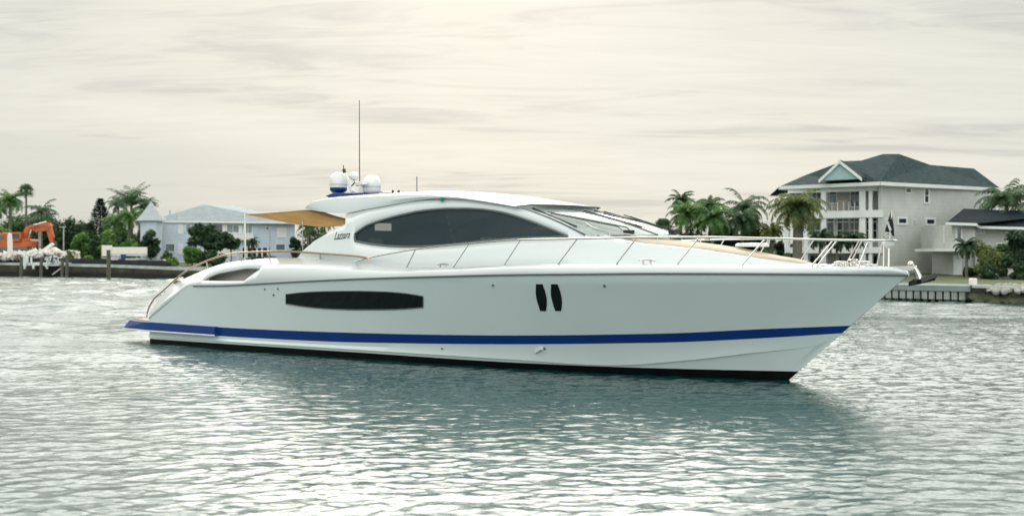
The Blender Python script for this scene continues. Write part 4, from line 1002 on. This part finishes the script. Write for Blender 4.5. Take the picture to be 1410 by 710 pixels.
m = MB(oL)
e_ = [W(200, 304.6, 146.0), W(413, 310, 152.8)]; bk = Vector((FL.n.x * -14, FL.n.y * -14, 0)); rl = W(281, 281.5, 150); rr2 = W(328, 284, 154)
f0, f1 = e_; g0, g1 = f0 + bk, f1 + bk
g0.z, g1.z = f0.z, f1.z; f1.z = f0.z = (f0.z + f1.z) / 2 + .1; g0.z = g1.z = f0.z
for q in ([f0, f1, rr2, rl], [f1, g1, rr2], [g1, g0, rl, rr2], [g0, f0, rl]): m.poly(q)
m.poly([f0, g0, g1, f1]); rf = m.build('roof', SHING_G, hl)
m = MB(oL); m.tube([f0, f1], .13, 6); m.build('gutter', WHITEW, rf)
for px, py in ((243, 297), (234, 292)):
    m = MB(oL); q = W(px, py, 143.5); m.tube([q - Vector((0, 0, .5)), q + Vector((0, 0, .25))], .1, 6); m.build('vent_pipe', CONC, rf)
tc_ = W(208, 304, 144); m = MB(oL); m.lathe([(1.45, 1.5), (1.45, tc_.z + .1)], (tc_.x, tc_.y, 0), 8); tu = m.build('turret', LAV, hl)
m = MB(oL); zt_ = W(208, 277, 144).z; m.lathe([(2.0, tc_.z - .02), (1.15, tc_.z + .95), (0.5, tc_.z + 1.85), (.03, zt_)], (tc_.x, tc_.y, 0), 14); m.build('turret_roof', SHING_G, tu, smooth=True, ang=50)
for x0, y0, x1, y1 in ((216, 307.5, 224, 321), (245, 307.5, 252.5, 322), (245, 335, 252.5, 350), (306.5, 307.5, 312, 321), (329, 309, 333, 321), (294, 341, 326, 353)): m = MB(oL); FL.pbox(m, x0, y0, x1, y1, 0, .08); m.build('white_panel', WHITEW, hl)
window(FL, 292, 308.5, 306, 320, hl, oL); window(FL, 312.6, 309.5, 328.5, 320, hl, oL, pane_m=WINL, nx=2); window(FL, 336, 310, 346.5, 320.5, hl, oL, pane_m=WINL, nx=2)
window(FL, 366.5, 312.5, 370, 316, hl, oL); window(FL, 256, 309, 262, 319, hl, oL, pane_m=WINL); window(FL, 380, 336.5, 392, 344, hl, oL, pane_m=WINL); window(FL, 228, 336, 240, 346, hl, oL, pane_m=WINL)
m = MB(oL); FL.pbox(m, 381, 313, 394.5, 327, 0, .1); m.build('shutter', WHITEW, hl)
m = MB(oL); FL.pbox(m, 311, 320.6, 349, 322, 0, 1.0); FL.pbox(m, 311, 329, 349, 330.6, 0, 1.0); FL.pbox(m, 311, 322, 349, 329, .92, .98); m.build('balcony', WHITEW, hl)
m = MB(oL); FL.pbox(m, 332, 341, 371, 354, 0, .04); m.build('porch_shade_panel', DARKI, hl)  # flat dark panel on the wall, paints the shade inside the porch
for px in (333, 340, 347, 354, 361, 369): m = MB(oL); FL.pbox(m, px - .9, 340, px + .9, 354.5, .05, .35); m.build('porch_column', WHITEW, hl)
m = MB(oL); q = W(378, 330, 150); FL.pbox(m, 371.5, 316, 372.3, 345, 0, .1); m.build('downpipe', CONC, hl)

# --- trees of the left shore (far to near)
TR = 'trees along the left shore'; BG = 'bushes on the left bank'; PL = 'palms on the left shore'
bl = broadleaf
bl('dark rounded tree at the far left edge behind the excavator', -18, 175, 296, 70, m=LF_D, group=TR)
bl('dark tree behind the tall fan palm and excavator cab', 26, 172, 290, 52, m=LF_M, group=TR)
bl('bushy dark tree behind the excavator boom', 62, 170, 290, 50, m=LF_D, group=TR)
bl('loose topped dark tree behind the lamp post', 97, 168, 291, 46, m=LF_D, group=TR, n=1700, seed=4)
bl('low dark tree between the lamp post and the thin pine', 124, 165, 305, 38, m=LF_D, group=TR)
bl('dark green tree under the thin pine', 148, 160, 305, 36, m=LF_M, group=TR)
bl('broad green tree below the big palms left of the turret', 172, 158, 308, 42, m=LF_M, group=TR)
bl('dark tree between the big palms and the turret', 196, 155, 314, 28, m=LF_D, group=TR)
bl('bright green bush at the left edge above the excavator body', 2, 150, 311, 28, 338, m=LF_B, group=BG, name='green_bush', cat='bush')
bl('round bright green bush right of the lamp post', 112, 144, 321, 27, m=LF_B, group=BG, name='green_bush', cat='bush', seed=12)
bl('smaller mid green bush right of the round bright bush', 132, 143, 324, 20, m=LF_M, group=BG, name='green_bush', cat='bush')
bl('leafy bush behind the left end of the beige wall', 151, 140, 318, 22, m=LF_B, group=BG, name='green_bush', cat='bush')
bl('low bush peeping over the middle of the beige wall', 176, 138, 328, 26, m=LF_B, group=BG, name='green_bush', cat='bush')
bl('dark upright shrub against the turret', 207.5, 141, 314, 26, m=LF_D, group=BG, name='dark_shrub', cat='shrub', n=1500)
bl('grassy tuft right of the rubble heap', 98, 134, 343, 15, m=LF_Y, group=BG, name='weed_tuft', cat='bush', n=400, ls=.22)
bl('small weed clump on the bank between tuft and beige wall', 122, 132, 352, 18, m=LF_B, group=BG, name='weed_tuft', cat='bush', n=400, ls=.22)
palm('tall slender fan palm standing highest at the left', 36, 152, 261, 27, m=LF_P, group=PL, kind='fan', nf=30, tr_=.16)
palm('date palm with arching crown at the far left edge', 14, 156, 276, 40, m=LF_PB, group=PL, nf=34, tr_=.22, shag=.8)
palm('queen palm with long drooping fronds behind the excavator arm', 57, 150, 292, 42, m=LF_P, group=PL, nf=20)
palm('short palm at the left edge of the picture', -4, 158, 288, 34, m=LF_P, group=PL, nf=24)
palm('palm with one frond pointing straight up, tallest of the cluster by the turret', 181, 150, 281, 56, m=LF_P, group=PL, nf=24, tr_=.22, upright=1.0, seed=9)
palm('bright green palm in the middle of the cluster left of the turret', 178, 145, 298, 44, m=LF_PB, group=PL, nf=32, tr_=.25)
palm('palm leaning over the turret roof', 199, 152, 285, 40, m=LF_P, group=PL, nf=18, seed=2)
palm('shorter palm at the left of the cluster by the turret', 158, 146, 305, 34, m=LF_PB, group=PL, nf=28)
palm('drooping palm behind the left side of the cluster', 163, 158, 281, 32, m=LF_P, group=PL, nf=18)
# thin pine
b = base_at(138, 166); pr_ = empty('norfolk_pine', b, 'thin dark pine standing alone above the tree line', 'tree'); m = MB(b); R_ = random.Random(8)
hz = W(138, 274.5, 166).z - b.z
for k in range(16):
    z = hz * (0.55 + .45 * k / 15); w = (1.45 * (1 - (k / 15) ** 1.6) + .25)
    for j in range(90):
        a = R_.uniform(0, 6.28); r = w * R_.uniform(.25, 1); c = b + Vector((math.cos(a) * r, math.sin(a) * r, z + .12 * r + R_.uniform(-.1, .1))); d = Vector((math.cos(a), math.sin(a), .1)) * .34; e2 = Vector((-math.sin(a), math.cos(a), R_.uniform(-.5, .5))) * .17
        m.poly([c - d, c + e2, c + d, c - e2])
m.build('crown', LF_D, pr_, recalc=False); m = MB(b); m.tube([b, b + Vector((0, 0, hz))], [.2, .04], 6); m.build('trunk', BARK, pr_)
bl('large dark tree covering the middle of the blue house', 286, 134, 307, 60, 348, m=LF_D, n=3200, group='trees before the blue house', zb=1.6)
bl('dark tree lobe right of the large tree before the blue house', 318, 135, 322, 26, 345, m=LF_D, n=900, group='trees before the blue house', zb=1.6)
bl('bright rounded bush at the foot of the large dark tree', 264, 128, 334, 26, m=LF_B, group='trees before the blue house', name='green_bush', cat='bush', n=1300, zb=1.4)
bl('dark hedge under the large tree before the blue house', 292, 127, 346, 56, m=LF_D, group='trees before the blue house', name='hedge', cat='hedge', n=1200, zb=1.3)
bl('low green hedge right of the turret on the bank', 236, 126, 354, 34, m=LF_B, group='trees before the blue house', name='hedge', cat='hedge', n=1100, ls=.2, zb=1.2)
bl('small pale plant against the blue house right of the turret', 228, 138, 343, 16, m=LF_M, group='trees before the blue house', name='green_bush', cat='bush', n=400, ls=.2)
palm('small palm before the porch of the blue house', 347, 140, 333, 20, m=LF_P, group='trees before the blue house', nf=22, zb=1.6)
bl('dark tall shrub at the right corner of the blue house', 406, 146, 313, 15, m=LF_D, group='trees before the blue house', name='dark_shrub', cat='shrub', n=900)
bl('low bushes seen behind the aft rail', 366, 128, 348, 60, m=LF_D, group='trees before the blue house', name='hedge', cat='hedge', n=900, zb=1.2)
TB = 'trees seen under the awning'
bl('treetop showing above the blue house roof by the awning', 381, 195, 286, 30, m=LF_D, group=TB, n=1400)
bl('sparse tree seen through the gap under the awning', 434, 150, 305, 44, m=LF_D, group=TB, n=900, ls=.25)
bl('low dark tree at the foot of the cabin pillar', 452, 140, 322, 50, m=LF_M, group=TB, n=1200)
palm('thin palm seen under the awning', 424, 145, 311, 28, m=LF_P, group=TB, nf=16)
palm('palm beside the cabin pillar under the hardtop', 447, 148, 306, 34, m=LF_P, group=TB, nf=16)

# --- right: palms between windshield and house
PR = 'palms behind the bow rail'
palm('low fan palm nearest the windshield', 913, 96, 309, 32, m=LF_P, group=PR, kind='fan', nf=34, tr_=.14)
palm('palm with small high crown, tallest left of the grey house', 938, 100, 276, 36, m=LF_P, group=PR, nf=26, tr_=.12)
palm('bright leafy palm just below the tallest one', 946, 96, 294, 52, m=LF_PB, group=PR, nf=40, tr_=.14)
palm('thin crowned palm third from the windshield', 977, 98, 284, 40, m=LF_P, group=PR, nf=28, tr_=.12)
palm('dense lower palm in the middle of the group behind the rail', 981, 94, 300, 54, m=LF_PB, group=PR, nf=40, tr_=.14)
palm('wide airy palm right of the middle of the group', 1026, 100, 286, 62, m=LF_P, group=PR, nf=20, tr_=.14)
palm('leafy palm under the wide airy one', 1022, 95, 304, 56, m=LF_P, group=PR, nf=38, tr_=.14)
palm('yellowing short palm left of the porch', 1062, 92, 318, 38, m=LF_PY, group=PR, nf=26, tr_=.14)
for i, (px, yt, w, lab, mm) in enumerate(((925, 303, 50, 'dark bush below the palms nearest the windshield', LF_M), (958, 297, 54, 'dark mound of foliage below the tallest palm', LF_D), (1000, 300, 54, 'dark mound of foliage in the middle behind the rail', LF_D), (1038, 304, 46, 'dark foliage left of the porch behind the rail', LF_D), (1076, 332, 34, 'low dark shrub by the porch foot', LF_D))):
    bl(lab, px, 98, yt, w, m=mm, group='bushes behind the bow rail', name='dark_bush', cat='bush', n=1700, ls=.22, zb=.9)
for i, (px, lab) in enumerate(((930, 'hedge along the wall below the windshield palms'), (1000, 'hedge along the wall behind the middle of the rail'), (1065, 'hedge along the wall left of the porch'))):
    bl(lab, px, 84, 347, 84, m=LF_D, group='hedges on the right wall', name='hedge', cat='hedge', n=1500, ls=.16, zb=.6, flat=.3)

# --- grey house
CO = Vector((28.4, 84.0)); FR = Face((CO.x, CO.y), math.radians(28)); FLf = Face((CO.x, CO.y), math.radians(150))
oH = Vector((CO.x, CO.y, 0.85)); gh = empty('grey_waterfront_house', oH, 'three storey grey house with dark hip roof and white columned porches', 'house')
def zat(fc, px, py, dep=0): return fc.az(px, py, dep)[1]
zE_ = zat(FR, 1214, 254.5); aR = FR.az(1371, 260)[0]; aL = FLf.az(1085, 260)[0]
PD = 2.4
foot = [FR.P(0, 0, 0), FR.P(aR, 0, 0), FR.P(aR, 0, -11), FLf.P(aL, 0, -12), FLf.P(aL, 0, -PD), FLf.P(0, 0, -PD) + Vector((.0, 0, 0))]
m = MB(oH); m.prism([Vector((q.x, q.y, .3)) for q in foot], (0, 0, zE_ - .3)); m.build('wall', SIDING, gh)
# roof
pA, pB, pC = W(1073, 255.5, 88), W(1212, 250.8, 82.6), W(1378, 258, 90.6)
zr = pB.z; pA.z = pC.z = zr; pD = pC + Vector((-1.5, 13, 0)); pG = pA + Vector((2.5, 14, 0))
r1, r2, r3, r4, r5, r6 = W(1160, 222, 90.5), W(1186, 221, 91), W(1216, 212, 92), W(1238, 212, 92), W(1281, 227, 94), W(1341, 232, 95); r0 = W(1108, 241.5, 93)
m = MB(oH)
for q in ([pA, pB, r0], [pB, r1, r0], [pB, r2, r1], [pB, r3, r2], [pB, r4, r3], [pB, r5, r4], [pB, pC, r5], [pC, r6, r5], [pC, pD, r6], [pD, pG, r5], [pD, r5, r6], [pG, r3, r4], [pG, r4, r5], [pG, r2, r3], [pG, r1, r2], [pG, r0, r1], [pG, pA, r0], [pA, pG, pD, pC, pB]): m.poly(q)
rf = m.build('roof', SHING_D, gh)
m = MB(oH)
for a, b in ((pA, pB), (pB, pC)):
    d = (b - a).normalized(); n_ = Vector((d.y, -d.x, 0)); m.prism([a + Vector((0, 0, -.24)) + n_ * .02, b + Vector((0, 0, -.24)) + n_ * .02, b + Vector((0, 0, .03)) + n_ * .02, a + Vector((0, 0, .03)) + n_ * .02], n_ * .1)
m.prism([pA + Vector((.1, .1, -.26)), pB + Vector((0, .15, -.26)), pC + Vector((-.1, .1, -.26)), pC + Vector((-1.2, 1.2, -.26)), pB + Vector((0, 2.0, -.26)), pA + Vector((1.2, 2, -.26))], (0, 0, .05))
m.build('fascia', WHITEW, rf)
# gable on the porch roof
GF = Face((pB.x - .05, pB.y - .1), math.radians(150)); ga, gb_, gc = GF.az(1129, 248.6), GF.az(1185.5, 246), GF.az(1156.5, 223)
T3 = [GF.P(ga[0], ga[1], 0), GF.P(gb_[0], gb_[1], 0), GF.P(gc[0], gc[1], 0)]; bkv = Vector((-GF.n.x, -GF.n.y, 0)) * 6
m = MB(oH); m.prism([T3[0] + bkv * .02, T3[1] + bkv * .02, T3[2] + bkv * .02], bkv * .6); gab = m.build('gable', TEALG, rf)
m = MB(oH)
def bar(a, b, w): d = (b - a).normalized(); u_ = Vector((0, 0, 1)); m.prism([a - u_ * w * .5, b - u_ * w * .5, b + u_ * w * .5, a + u_ * w * .5], Vector((GF.n.x, GF.n.y, 0)) * .12)
bar(T3[0] - (T3[2] - T3[0]) * .05, T3[2], .26); bar(T3[2], T3[1] - (T3[2] - T3[1]) * .05, .26); m.build('gable_trim', WHITEW, gab)
m = MB(oH); hb = Vector((0, 0, .16))
for a in (0, 1): m.prism([T3[a] + hb, T3[2] + hb, T3[2] + hb * .4, T3[a] + hb * .4], bkv)
m.build('gable_roof', SHING_D, gab)
# porches on the left front
zB0, zB1 = zat(FLf, 1190, 299.5, 0), zat(FLf, 1190, 289.5, 0); zT0, zT1 = zat(FLf, 1190, 348.5), zat(FLf, 1190, 340)
for (z0, z1, nm) in ((zB0, zB1, 'balcony'), (zT0, zT1, 'terrace')):
    m = MB(oH); FLf.box(m, -.2, aL + .2, z0, z1, -PD, .25); m.build(nm, WHITEW, gh)
m = MB(oH); FLf.box(m, -.1, aL, zE_ - .45, zE_ - .02, -.35, .05); m.build('porch_beam', WHITEW, gh)
for px, w in ((1083.5, 6), (1110, 5.5), (1134.5, 6.5), (1188, 8.5), (1199, 5)):
    m = MB(oH); a0 = FLf.az(px - w / 2, 300)[0]; a1 = FLf.az(px + w / 2, 300)[0]; a0, a1 = sorted((a0, a1))
    for z0, z1 in ((.6, zT0), (zT1, zB0), (zB1, zE_ - .45)): FLf.box(m, a0, a1, z0, z1, -.3, .15)
    m.build('porch_column', WHITEW, gh)
window(FLf, 1143, 257.5, 1151.5, 279, gh, oH, -PD, 1, 2, WINL, .1); window(FLf, 1172, 256, 1183, 284, gh, oH, -PD, 2, 1, WINL, .12, 'french_door'); window(FLf, 1119, 258, 1130, 284, gh, oH, -PD, 2, 1, WINL, .1, 'french_door'); window(FLf, 1096, 260, 1104, 280, gh, oH, -PD, 1, 2, WINL, .1)
for x0, x1, nx in ((1192.5, 1207, 2), (1171, 1182, 2), (1153.5, 1168.5, 2), (1139.5, 1148, 1), (1117, 1129, 2), (1094, 1106, 2)):
    window(FLf, x0, 306.5, x1, 328, gh, oH, -PD if x0 < 1190 else -.9, nx, 2, WIN, .12, 'porch_window'); window(FLf, x0, 301.2, x1, 305, gh, oH, -PD if x0 < 1190 else -.9, nx, 1, WIN, .08, 'transom_window')
m = MB(oH); FLf.pbox(m, 1189.5, 299.6, 1211, 383, -2.3, -.95); m.build('stair_bay', SID2, gh)
for x0, x1 in ((1096, 1106), (1116, 1130), (1156, 1178), (1196, 1208)): window(FLf, x0, 352, x1, 374, gh, oH, -PD if x0 < 1190 else -.9, 2, 1, WIN, .1, 'porch_window')
m = MB(oH)
a0, a1 = sorted((FLf.az(1137.5, 280)[0], FLf.az(1184, 280)[0])); zrl = zat(FLf, 1160, 277)
m.tube([FLf.P(a0, zrl, -.1), FLf.P(a1, zrl, -.1)], .03, 6)
for k in range(7): a = a0 + (a1 - a0) * k / 6; m.tube([FLf.P(a, zB1, -.1), FLf.P(a, zrl, -.1)], .012, 5)
m.build('balcony_railing', STEEL, gh)
m = MB(oH); FLf.pbox(m, 1152.5, 277.3, 1154, 289, -.2, -.1); FLf.pbox(m, 1162, 277.3, 1163.5, 289, -.2, -.1); FLf.pbox(m, 1152, 276.3, 1167, 277.8, -.2, -.08); m.build('timber_guard', TIMB, gh)
for (x0, y0, x1, y1, nx, ny, fw) in ((1247.3, 259.5, 1253.2, 265, 1, 1, .12), (1273, 260, 1277.8, 278.5, 1, 2, .13), (1237, 301, 1247.3, 307, 1, 1, .16), (1275.6, 302.2, 1286, 308.2, 1, 1, .16)): window(FR, x0, y0, x1, y1, gh, oH, 0, nx, ny, WIN, fw)
m = MB(oH); FR.pbox(m, 1260.4, 303.5, 1262.3, 308.8, 0, .12); m.build('wall_vent', CONC, gh); m = MB(oH); FR.pbox(m, 1299, 375.5, 1303, 379, 0, .06); m.build('wall_vent', WIN, gh)
m = MB(oH); FR.pbox(m, 1209.8, 256, 1213, 383, 0, .06); m.build('corner_board', SID2, gh)
# wing
YW = 80.0; FW_ = Face(W(1309, 350, YW)[:2], 0.0); oW = W(1330, 383, YW); wg = empty('wing', Vector((0, 0, 0)) + oW - oH); wg.parent = gh
def wb(nm, mt, fn, **k): m = MB(oW); fn(m); return m.build(nm, mt, wg, **k)
wb('wall', SIDING, lambda m: (pxbox(m, 1343, 311, 1470, 386, YW, 8), pxbox(m, 1311, 309, 1343, 345, YW - 1.2, 6)))
wb('roof', SHING_B, lambda m: [m.poly(q) for q in ([W(1304, 306, 78), W(1345, 307.5, 77.6), W(1372, 289, 83), W(1327, 287, 83)], [W(1345, 307.5, 77.6), W(1348, 311, 78.6), W(1500, 315, 78.6), W(1500, 292, 84), W(1372, 289, 83)], [W(1304, 306, 78), W(1327, 287, 83), W(1312, 306, 90)], [W(1500, 292, 84), W(1500, 310, 92), W(1312, 306, 90), W(1327, 287, 83), W(1372, 289, 83)])])
def strip_(m, pts, h):
    for (a, b) in zip(pts[:-1], pts[1:]): m.prism([W(a[0], a[1], a[2]), W(b[0], b[1], b[2]), W(b[0], b[1] + h, b[2]), W(a[0], a[1] + h, a[2])], (0, .25, 0))
wb('fascia', WHITEW, lambda m: strip_(m, [(1303.5, 305.8, 77.9), (1345, 307.3, 77.5), (1349, 311, 78.5), (1500, 315, 78.5)], 3.6))
wb('ledge', WHITEW, lambda m: pxbox(m, 1288, 342, 1343, 346, YW - 1.8, 4))
Fb = Face(W(1311, 350, YW - 1.2)[:2], 0.0)
m = MB(oW); pxbox(m, 1298.5, 310, 1309, 342, YW + .2, 2); m.build('bay', SIDING, wg)
Fc = Face(W(1300, 350, YW + .2)[:2], 0.0)
window(Fc, 1300.8, 312.5, 1304.5, 332.5, wg, oW, 0, 1, 1, WIN, .12); window(Fb, 1317.8, 312.5, 1322.5, 332.5, wg, oW, 0, 1, 1, WIN, .12)
Fd = Face(W(1345, 350, YW)[:2], 0.0); window(Fd, 1345, 316.5, 1353, 320, wg, oW, 0, 1, 1, WIN, .12); window(Fd, 1374, 336, 1384, 352, wg, oW, 0, 2, 1, WIN, .12)
wb('garage_door', DOORB, lambda m: pxbox(m, 1344, 333, 1356, 352, YW - .06, .1)); wb('white_door', WHITEW, lambda m: pxbox(m, 1313, 352, 1324.5, 382, YW + .2, .1)); wb('under_wall', SIDING, lambda m: pxbox(m, 1312, 346.2, 1343, 386, YW + .3, 4))
wb('corner_post', WHITEW, lambda m: pxbox(m, 1385.5, 318, 1388.5, 384, YW - .15, .3)); wb('white_panel', WHITEW, lambda m: pxbox(m, 1360, 335, 1364, 352, YW - .06, .1))
simple('tiled_roof', TERRA, 'bit of terracotta tiled roof at the right edge beyond the wing', 'roof', W(1415, 300, 110), lambda m: m.prism([W(1397, 301, 110), W(1420, 293, 112), W(1470, 293, 112), W(1480, 301, 110), W(1470, 330, 111), W(1402, 330, 111)], (0, 6, 0)))

# --- right: palms, shrubs, dock, riprap
palm('big palm with thick shaggy trunk in front of the porch', 1098, 76, 286, 74, m=LF_PY, group='palms by the grey house', nf=40, tr_=.32, shag=.9, zb=.8)
palm('dark palm rising behind the wing at the right edge', 1386, 84, 279, 80, m=LF_P, group='palms by the grey house', nf=30, tr_=.2, zb=.8, upright=.5)
palm('small feathery palm at the foot of the wing', 1331, 75, 338, 34, m=LF_P, group='palms by the grey house', nf=26, tr_=.1, zb=.8, shag=.8)
for px, yc, w, lab in ((1129, 326, 34, 'low dark palm left of the porch middle column'), (1152, 331, 34, 'low dark palm under the balcony'), (1176, 329, 34, 'low dark palm beside the thick porch column')):
    palm(lab, px, 80, yc, w, m=LF_D, group='low palms on the porch', nf=26, tr_=.09, zb=.8)
SHG = 'shrubs at the foot of the wing'
bl('tall bright yellow green shrub before the wing', 1360, 74.5, 333, 40, m=LF_Y, group=SHG, name='yellow_shrub', cat='shrub', n=2400, ls=.14, zb=.9, seed=5)
bl('darker shrub right of the bright one', 1379, 76, 328, 26, m=LF_M, group=SHG, name='dark_shrub', cat='shrub', n=1200, ls=.16, zb=.9)
bl('dense dark tree at the right edge before the wing', 1402, 73, 309, 46, m=LF_D, group=SHG, name='dark_tree', cat='tree', n=3200, ls=.18, zb=.9)
bl('low dark hedge below the bright shrub', 1366, 72, 366, 52, m=LF_D, group=SHG, name='hedge', cat='hedge', n=1500, ls=.14, zb=.85)
bl('low dark hedge at the right edge on the rocks', 1408, 71, 362, 46, m=LF_D, group=SHG, name='hedge', cat='hedge', n=1300, ls=.14, zb=.85)
bl('small dark bush at the left foot of the wing', 1338, 76, 360, 20, m=LF_D, group=SHG, name='dark_bush', cat='bush', n=700, ls=.14, zb=.85)
d0, zd0 = shore(1216); d1, zd1 = shore(1336.5); angd = math.atan2(d1.y - d0.y, d1.x - d0.x); FD = Face((d0.x, d0.y), angd); Ld = (d1 - d0).length; od = Vector((d0.x, d0.y, 0))
ck_ = empty('concrete_dock', od, 'pale concrete dock edge with white piles below the grey house', 'dock'); zd = (zd0 + zd1) / 2
m = MB(od); FD.box(m, -1, Ld, zd - .34, zd, -3.2, .3); m.build('slab', SLABC, ck_, bevel=.03)
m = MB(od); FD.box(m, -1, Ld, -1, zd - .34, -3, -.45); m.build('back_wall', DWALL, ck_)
for k in range(13):
    a = -.6 + (Ld + .3) * k / 12.6; m = MB(od); FD.box(m, a, a + .30, zd - .80, zd - .34, -.2, .22); m.build('pile_cap', PALEC, ck_)
    m = MB(od); q = FD.P(a + .15, 0, 0); m.tube([(q.x, q.y, -1), (q.x, q.y, zd - .8)], .13, 8); m.build('pile', WOODP, ck_, smooth=True, ang=50)
simple('bollard', BEIGE, 'short beige concrete bollard at the right end of the dock', 'bollard', W(1342, 394, 64), lambda m: pxbox(m, 1338.5, 383, 1346, 394.5, 63, .5), bevel=.05)
def rocks(name, label, px0, px1, y0, y1, mt, n, szr, seed):
    R_ = random.Random(seed); c, zc = shore((px0 + px1) / 2); m = MB((c.x, c.y, 0))
    for i in range(n):
        px = R_.uniform(px0, px1); q, zc = shore(px); f = R_.random(); y = y0 + (y1 - y0) * f
        q = q + Vector((0, 1.2 * (1 - f) - .5, 0)); z = CH - (y - HY) / F * q.y
        r = R_.uniform(*szr); sx, sy, sz_ = r * R_.uniform(.8, 1.5), r, r * R_.uniform(.5, .85)
        Mx = Matrix.Rotation(R_.uniform(0, 3), 3, 'Z') @ Matrix.Rotation(R_.uniform(-.5, .5), 3, 'X')
        rws = []
        for a in np.linspace(-1.4, 1.4, 5): rws.append([Vector((q.x, q.y, z)) + Mx @ Vector((sx * math.cos(a) * math.cos(t) * R_.uniform(.8, 1.1), sy * math.cos(a) * math.sin(t) * R_.uniform(.8, 1.1), sz_ * math.sin(a))) for t in [k * math.pi / 3.5 for k in range(7)]])
        ix = m.grid(rws, wrap=True); m.face(ix[0][::-1]); m.face(ix[-1])
    tag(m.build(name, mt), label, 'rocks', kind='stuff')
rocks('pale_rocks', 'bank of pale rocks at the right edge above the water', 1358, 1520, 393, 402, ROCK, 90, (.14, .28), 1)
rocks('wet_rocks', 'dark wet rocks along the waterline at the right edge', 1336, 1520, 401, 420, ROCKD, 260, (.15, .4), 2)
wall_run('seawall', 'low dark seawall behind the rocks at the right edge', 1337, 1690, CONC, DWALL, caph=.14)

# distant wood closing the horizon
m = MB((0, 300, 0)); R_ = random.Random(77)
for i in range(16000):
    px = R_.uniform(-400, 1900); Y = R_.uniform(260, 330)
    top = 338 + 4 * math.sin(px * .013 + 1) + 3 * math.sin(px * .051) + 2 * math.sin(px * .13); y = 352 - (352 - top) * R_.random() ** .6
    c = W(px, y, Y); a1 = Vector((R_.gauss(0, 1), R_.gauss(0, 1), R_.gauss(0, .6))).normalized(); a2 = a1.cross(Vector((R_.gauss(0, 1), R_.gauss(0, 1), R_.gauss(0, 1)))).normalized()
    m.poly([c - a1 * 1.1, c + a2 * .6, c + a1 * 1.1, c - a2 * .6])
tag(m.build('distant_wood', LF_D, recalc=False), 'low far off line of dark woodland', 'wood', kind='stuff')
